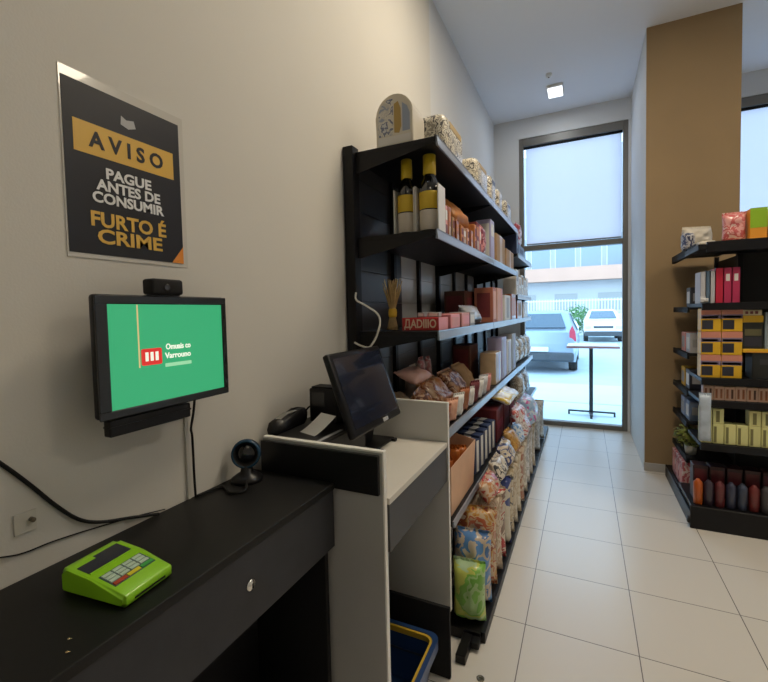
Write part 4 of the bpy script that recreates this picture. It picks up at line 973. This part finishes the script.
# goods on the left-facing side shelves
for k in range(3):
    crate_box('juice_carton', 'red and white carton, %s from near corner on side base deck' % ordn[k], 'carton', .715, 3.93+k*.14, .1005, .07, .125, .20, patt('pinkwhite', [(.62, .26, .27), (.70, .58, .56), (.45, .10, .12), (.66, .40, .40)], 14), 0, [('-x', .15, .85, .2, .7, rose_p, 'front_print')])
t = thing('green_herb_bunch', 'leafy green herb bunch on the side shelf of right shelving', 'herb', (.752, 3.97, .3456))
bm = NB(); rnd = random.Random(8)
for k in range(420):
    d = Vector((rnd.gauss(0, 1), rnd.gauss(0, 1), rnd.gauss(0, 1))).normalized(); c = Vector((0, 0, .14))+Vector((d.x*.115, d.y*.14, d.z*.085))*rnd.uniform(.5, 1)
    a = d.cross(Vector((rnd.random(), rnd.random(), rnd.random()))).normalized(); b = d.cross(a)
    s = rnd.uniform(.012, .02)
    bm.faces.new([bm.verts.new(c-a*s), bm.verts.new(c+b*s*.5+d*.004), bm.verts.new(c+a*s+d*.012), bm.verts.new(c-b*s*.5+d*.004)])
finish('leaves', bm, mat('herb leaf', (.16, .19, .02), .6, var=.35, vscale=30), t)['kind'] = 'stuff'
bm = NB(); lathe(bm, [(0, 0), (.035, 0), (.045, .07), (.04, .07), (.035, .055), (0, .055)], n=18); finish('pot', bm, mat('white pot', (.55, .55, .50), .5), t, True)
sg = [(.62, 'blue', slate_p), (.62, 'pale blue', mat('pale blue board', (.35, .45, .65), .4)), (.86, 'black', darkp), (.86, 'amber', yel), (1.14, 'silver', bg1), (1.14, 'rose', rose_p), (1.49, 'charcoal', mat('charcoal print', (.045, .045, .05), .4))]
for k, (z, nm, m) in enumerate(sg):
    crate_box('side_box', '%s box on a left-facing side shelf of the right shelving' % nm, 'box', .785, 3.96+(k % 2)*.17, z, .12, .13, .15, m, 0, [('-x', .15, .85, .2, .8, grey_b if k % 2 else white_b, 'front_print'), ('-y', .15, .85, .3, .7, grey_b, 'side_print')])

# ------------------------------------------------------------------ outdoors
pave = mat('pale pavement', (.52, .60, .62), .8, var=.04, vscale=1.5)
road = mat('pale asphalt', (.42, .49, .53), .85, var=.05, vscale=2)
bm = NB(); box(bm, -14, 16, YB+.24, 9.3, -.2, -.02); struct('sidewalk', bm, pave)
bm = NB(); box(bm, -14, 16, 7.42, 7.46, -.02, -.017); struct('trim_2', bm, mat('pavement joint', (.36, .42, .44), .8))
bm = NB(); box(bm, -30, 34, 9.3, 44, -.25, -.06); struct('road', bm, road)
# bistro table outside the window
t = thing('bistro_table', 'tall pedestal table with pale top on the pavement outside window', 'table', (.085, 6.62, -.02))
bm = NB(); box(bm, -.305, .335, -.27, .27, .975, 1.008, .004, 2); finish('table_top', bm, mat('pale table top', (.66, .62, .60), .4), t)
bm = NB(); box(bm, -.309, .339, -.274, -.2705, .977, 1.004); finish('edge_strip', bm, mat('pink edge', (.55, .25, .25), .5), t)
pm = mat('dark steel', (.03, .032, .036), .45, .4)
bm = NB(); box(bm, -.025, .025, -.025, .025, .02, .982, .004, 1); finish('pedestal', bm, pm, t)
bm = NB(); box(bm, -.30, .305, -.02, .02, .045, .065, .003, 1); finish('foot_bar', bm, pm, t)
bm = NB(); box(bm, -.02, .02, -.22, .22, .03, .05, .003, 1); finish('foot_bar', bm, pm, t)
for x in (-.288, .293):
    bm = NB(); box(bm, x-.012, x+.012, -.015, .015, 0, .046, .002, 1); finish('leg', bm, pm, t)
for y in (-.21, .21):
    bm = NB(); box(bm, -.015, .015, y-.012, y+.012, 0, .031, .002, 1); finish('leg', bm, pm, t)

def car(name, label, loc, rz, st, paint, glassw, tail, W):
    """st: stations (y, zlow, zbelt, zroof, half width belt, half width roof)"""
    t = thing(name, label, 'car', loc, rz)
    bm = NB(); R = []
    for (y, zl, zb, zr, wb, wr) in st:
        R.append([bm.verts.new(p) for p in ((-wb*.94, y, zl), (-wb, y, (zl+zb)/2), (-wb*.97, y, zb), (-wr, y, zr-.04), (-wr*.82, y, zr), (wr*.82, y, zr), (wr, y, zr-.04), (wb*.97, y, zb), (wb, y, (zl+zb)/2), (wb*.94, y, zl))])
    n = 10
    bm.faces.new(R[0]); bm.faces.new(R[-1][::-1])
    for a, b in zip(R, R[1:]):
        for k in range(n): bm.faces.new([a[k], a[(k+1) % n], b[(k+1) % n], b[k]])
    finish('body', bm, paint, t, False)
    return t
silver = mat('silver blue car paint', (.30, .38, .48), .3, .35, coat=.5)
cwhite = mat('white car paint', (.74, .78, .80), .3, coat=.5)
cglass = mat('car glass', (.05, .08, .11), .08, coat=.8)
rubber = mat('tyre rubber', (.02, .02, .02), .8)
bump = mat('dark bumper', (.05, .06, .07), .5)
def wheel(t, x, y, r=.33, w=.2):
    M = Matrix.Translation((x, y, r)) @ Matrix.Rotation(PI/2, 4, 'Y')
    bm = NB(); lathe(bm, [(r*.6, -w/2), (r*.95, -w/2), (r, -w/2+.03), (r, w/2-.03), (r*.95, w/2), (r*.6, w/2)], n=28, M=M); wl = finish('wheel', bm, rubber, t, True)
    bm = NB(); lathe(bm, [(0, -w/2+.02), (r*.6, -w/2+.01), (r*.6, w/2-.01), (0, w/2-.02)], n=20, M=M); finish('hubcap', bm, mat('alloy', (.5, .52, .54), .3, .8), wl, True)
def quad(bm, pts, th):
    a = [Vector(p) for p in pts]; nrm = (a[1]-a[0]).cross(a[2]-a[0]).normalized()*th
    A = [bm.verts.new(p) for p in a]; B = [bm.verts.new(p+nrm) for p in a]; n = len(a)
    bm.faces.new(A); bm.faces.new(B[::-1])
    for i in range(n): bm.faces.new([A[i], A[(i+1) % n], B[(i+1) % n], B[i]])
# silver hatch, rear towards the shop
c1 = car('parked_car', 'silver blue car parked outside, its rear facing the window', (-1.02, 10.9, -.055), 0,
         [(-.04, .34, .62, .72, .80, .72), (.0, .30, .90, 1.0, .86, .78), (.08, .28, .98, 1.06, .88, .76), (.42, .27, 1.0, 1.47, .89, .66), (.7, .27, 1.0, 1.52, .90, .66), (2.2, .27, .98, 1.5, .90, .66), (2.95, .27, .95, 1.08, .89, .72), (3.9, .30, .80, .86, .86, .74), (4.05, .36, .66, .7, .78, .66)],
         silver, cglass, None, .9)
bm = NB(); quad(bm, [(-.62, .075, 1.10), (.62, .075, 1.10), (.50, .385, 1.43), (-.50, .385, 1.43)], .02); finish('rear_window', bm, cglass, c1)
for s in (-1, 1):
    bm = NB(); quad(bm, [(s*.865, .55, 1.03), (s*.865, 2.4, 1.02), (s*.685, 2.1, 1.42), (s*.685, .75, 1.43)], .02*s); finish('side_window', bm, cglass, c1)
    bm = NB(); prism(bm, [(s*.70, .80), (s*.85, .78), (s*.83, 1.0), (s*.76, 1.16), (s*.70, 1.02)], 'y', -.015, .12); finish('tail_light', bm, mat('tail light red', (.5, .06, .10), .25, coat=.5), c1)
    wheel(c1, s*.76, .78); wheel(c1, s*.76, 3.25)
bm = NB(); box(bm, -.80, .80, -.09, .12, .30, .52, .05, 3); finish('bumper', bm, bump, c1)
bm = NB(); box(bm, -.24, .24, -.102, -.09, .54, .65, .004, 1); box(bm, -.24, .24, -.09, -.03, .56, .63); finish('number_plate', bm, white_b, c1)
# white car farther, front towards the shop
c2 = car('parked_car', 'white car parked across the street facing the shop window', (.78, 21.6, -.055), 0,
         [(-.05, .34, .58, .62, .74, .66), (.0, .28, .80, .86, .80, .7), (.9, .27, .95, 1.02, .84, .7), (1.5, .27, .98, 1.44, .85, .60), (1.9, .27, .98, 1.50, .85, .60), (3.2, .27, .98, 1.46, .85, .60), (3.8, .3, .95, 1.0, .82, .66), (4.0, .36, .8, .85, .78, .66)],
         cwhite, cglass, None, .85)
bm = NB(); quad(bm, [(-.58, .93, 1.07), (.58, .93, 1.07), (.47, 1.47, 1.40), (-.47, 1.47, 1.40)], .02); finish('windscreen', bm, cglass, c2)
bm = NB(); box(bm, -.78, .78, -.10, .1, .28, .50, .04, 2); finish('bumper', bm, bump, c2)
for s in (-1, 1):
    bm = NB(); box(bm, s*.62-.13, s*.62+.13, -.06, .05, .62, .76, .02, 2); finish('headlight', bm, mat('headlight', (.6, .66, .7), .15), c2)
    wheel(c2, s*.72, .75, .31); wheel(c2, s*.72, 3.1, .31)
bm = NB(); box(bm, -.40, .40, -.06, .02, .64, .74, .01, 1); finish('grille', bm, bump, c2)

# facade across the street
fac = thing('street_building', 'pale building across the street with salmon balcony band', 'building', (2, 30, 0))
fw = mat('facade grey', (.50, .53, .56), .8, var=.04, vscale=.6); sal = mat('salmon band', (.58, .36, .27), .8, var=.05, vscale=.8); wf = mat('white fence', (.72, .74, .74), .7)
bm = NB(); box(bm, -20, 20, .6, 6, -.1, 3.3); finish('ground_wall', bm, fw, fac)
bm = NB(); box(bm, -20, 20, -.4, 6, 3.3, 4.15); finish('balcony_band', bm, sal, fac)
bm = NB(); box(bm, -20, 20, 1.2, 6, 4.15, 12); finish('upper_wall', bm, mat('upper facade', (.40, .44, .50), .8), fac)
for k in range(14):
    x = -10+k*1.55
    bm = NB(); box(bm, x, x+1.3, 1.1, 1.25, 4.2, 6.4); f = finish('window', bm, mat('far window frame', (.62, .66, .68), .5), fac)
    bm = NB(); box(bm, x+.06, x+1.24, 1.06, 1.1, 4.26, 6.34); finish('pane', bm, mat('far window glass', (.22, .29, .35), .15), f)
for k in range(7):
    x = -9+k*2.6
    bm = NB(); box(bm, x, x+1.4, .55, .62, 1.4, 2.5); finish('ground_window', bm, mat('far shutter', (.36, .38, .38), .6), fac)
bm = NB(); prism(bm, [(.35, 4.15), (1.35, 4.15), (1.25, 4.6), (.95, 5.0), (.55, 4.6)], 'y', -.2, .3); finish('awning', bm, mat('pink awning', (.58, .10, .22), .6), fac)
fe = thing('picket_fence', 'white picket fence across the street below the building', 'fence', (2, 27.2, -.06))
bm = NB(); box(bm, -18, 18, -.05, .05, 0, 1.25); finish('low_wall', bm, wf, fe)
bm = NB(); box(bm, -18, 18, -.02, .02, 2.0, 2.06); box(bm, -18, 18, -.02, .02, 1.35, 1.4); finish('rails', bm, wf, fe)
bm = NB()
for k in range(180):
    x = -12+k*.16; box(bm, x, x+.05, -.03, -.02, 1.25, 2.12)
finish('pickets', bm, wf, fe)['kind'] = 'stuff'
tr = thing('hedge_shrub', 'round green shrub before the fence between the two cars', 'shrub', (-.35, 26.3, -.06))
bm = NB(); rnd = random.Random(3)
for k in range(700):
    d = Vector((rnd.gauss(0, 1), rnd.gauss(0, 1), rnd.gauss(0, 1))).normalized(); c = Vector((0, 0, 1.0))+Vector((d.x*.8, d.y*.5, d.z*.85))*rnd.uniform(.6, 1)
    a = d.cross(Vector((rnd.random(), rnd.random(), rnd.random()))).normalized(); b = d.cross(a); s = rnd.uniform(.06, .1)
    bm.faces.new([bm.verts.new(c-a*s), bm.verts.new(c+b*s*.5), bm.verts.new(c+a*s+d*.03), bm.verts.new(c-b*s*.5)])
finish('leaves', bm, mat('shrub leaf', (.10, .24, .08), .7, var=.3, vscale=5), tr)['kind'] = 'stuff'
bm = NB(); tube(bm, [(0, 0, 0), (.02, 0, .4), (0, .02, .9)], .05, 8, 3); finish('trunk', bm, mat('bark', (.12, .08, .05), .8), tr, True)

# ------------------------------------------------------------------ light
w = bpy.data.worlds.new('sky'); S.world = w; w.use_nodes = True
nt = w.node_tree; bg = nt.nodes['Background']
tc = nt.nodes.new('ShaderNodeTexCoord'); sp = nt.nodes.new('ShaderNodeSeparateXYZ'); rp = nt.nodes.new('ShaderNodeValToRGB')
rp.color_ramp.elements[0].position = 0; rp.color_ramp.elements[0].color = (.74, .88, 1, 1)
rp.color_ramp.elements[1].position = .8; rp.color_ramp.elements[1].color = (.42, .68, 1, 1)
nt.links.new(tc.outputs['Generated'], sp.inputs[0]); nt.links.new(sp.outputs['Z'], rp.inputs[0]); nt.links.new(rp.outputs[0], bg.inputs['Color'])
bg.inputs['Strength'].default_value = 4.6
# daylight sampled through the two window openings
for x0, x1 in (W1, W2):
    L = bpy.data.lights.new('window_portal', 'AREA'); L.shape = 'RECTANGLE'; L.size = x1-x0; L.size_y = ZT; L.cycles.is_portal = True
    o = bpy.data.objects.new('window_portal', L); COL.objects.link(o); o.location = ((x0+x1)/2, YB+.22, ZT/2); o.rotation_euler = (-PI/2, 0, 0)

# ------------------------------------------------------------------ camera
cam = bpy.data.cameras.new('camera'); co = bpy.data.objects.new('camera', cam); COL.objects.link(co); S.camera = co
yaw, pit, rol, f = .442683657, .0441123278, -.0224047756, 422.683155
fw_ = Vector((-math.sin(yaw)*math.cos(pit), math.cos(yaw)*math.cos(pit), -math.sin(pit)))
rt = Vector((math.cos(yaw), math.sin(yaw), 0)); up = rt.cross(fw_)
r2 = math.cos(rol)*rt+math.sin(rol)*up; u2 = -math.sin(rol)*rt+math.cos(rol)*up
Mx = Matrix((r2, u2, -fw_)).transposed().to_4x4(); Mx.translation = Vector((0, 0, 1.5)); co.matrix_world = Mx
cam.sensor_fit = 'HORIZONTAL'; cam.sensor_width = 36; cam.lens = 36*f/768
cam.shift_x = (384-384.24)/768; cam.shift_y = -(341-331.545)/768
cam.clip_start = .02; cam.clip_end = 200

vs = S.view_settings
S.display_settings.display_device = 'sRGB'
vs.view_transform = 'Standard'; vs.look = 'None'; vs.gamma = 1; vs.use_curve_mapping = False; vs.exposure = 0.0
S.cycles.use_denoising = True
S.cycles.max_bounces = 10; S.cycles.diffuse_bounces = 6; S.cycles.transparent_max_bounces = 12
S.cycles.sample_clamp_indirect = 6
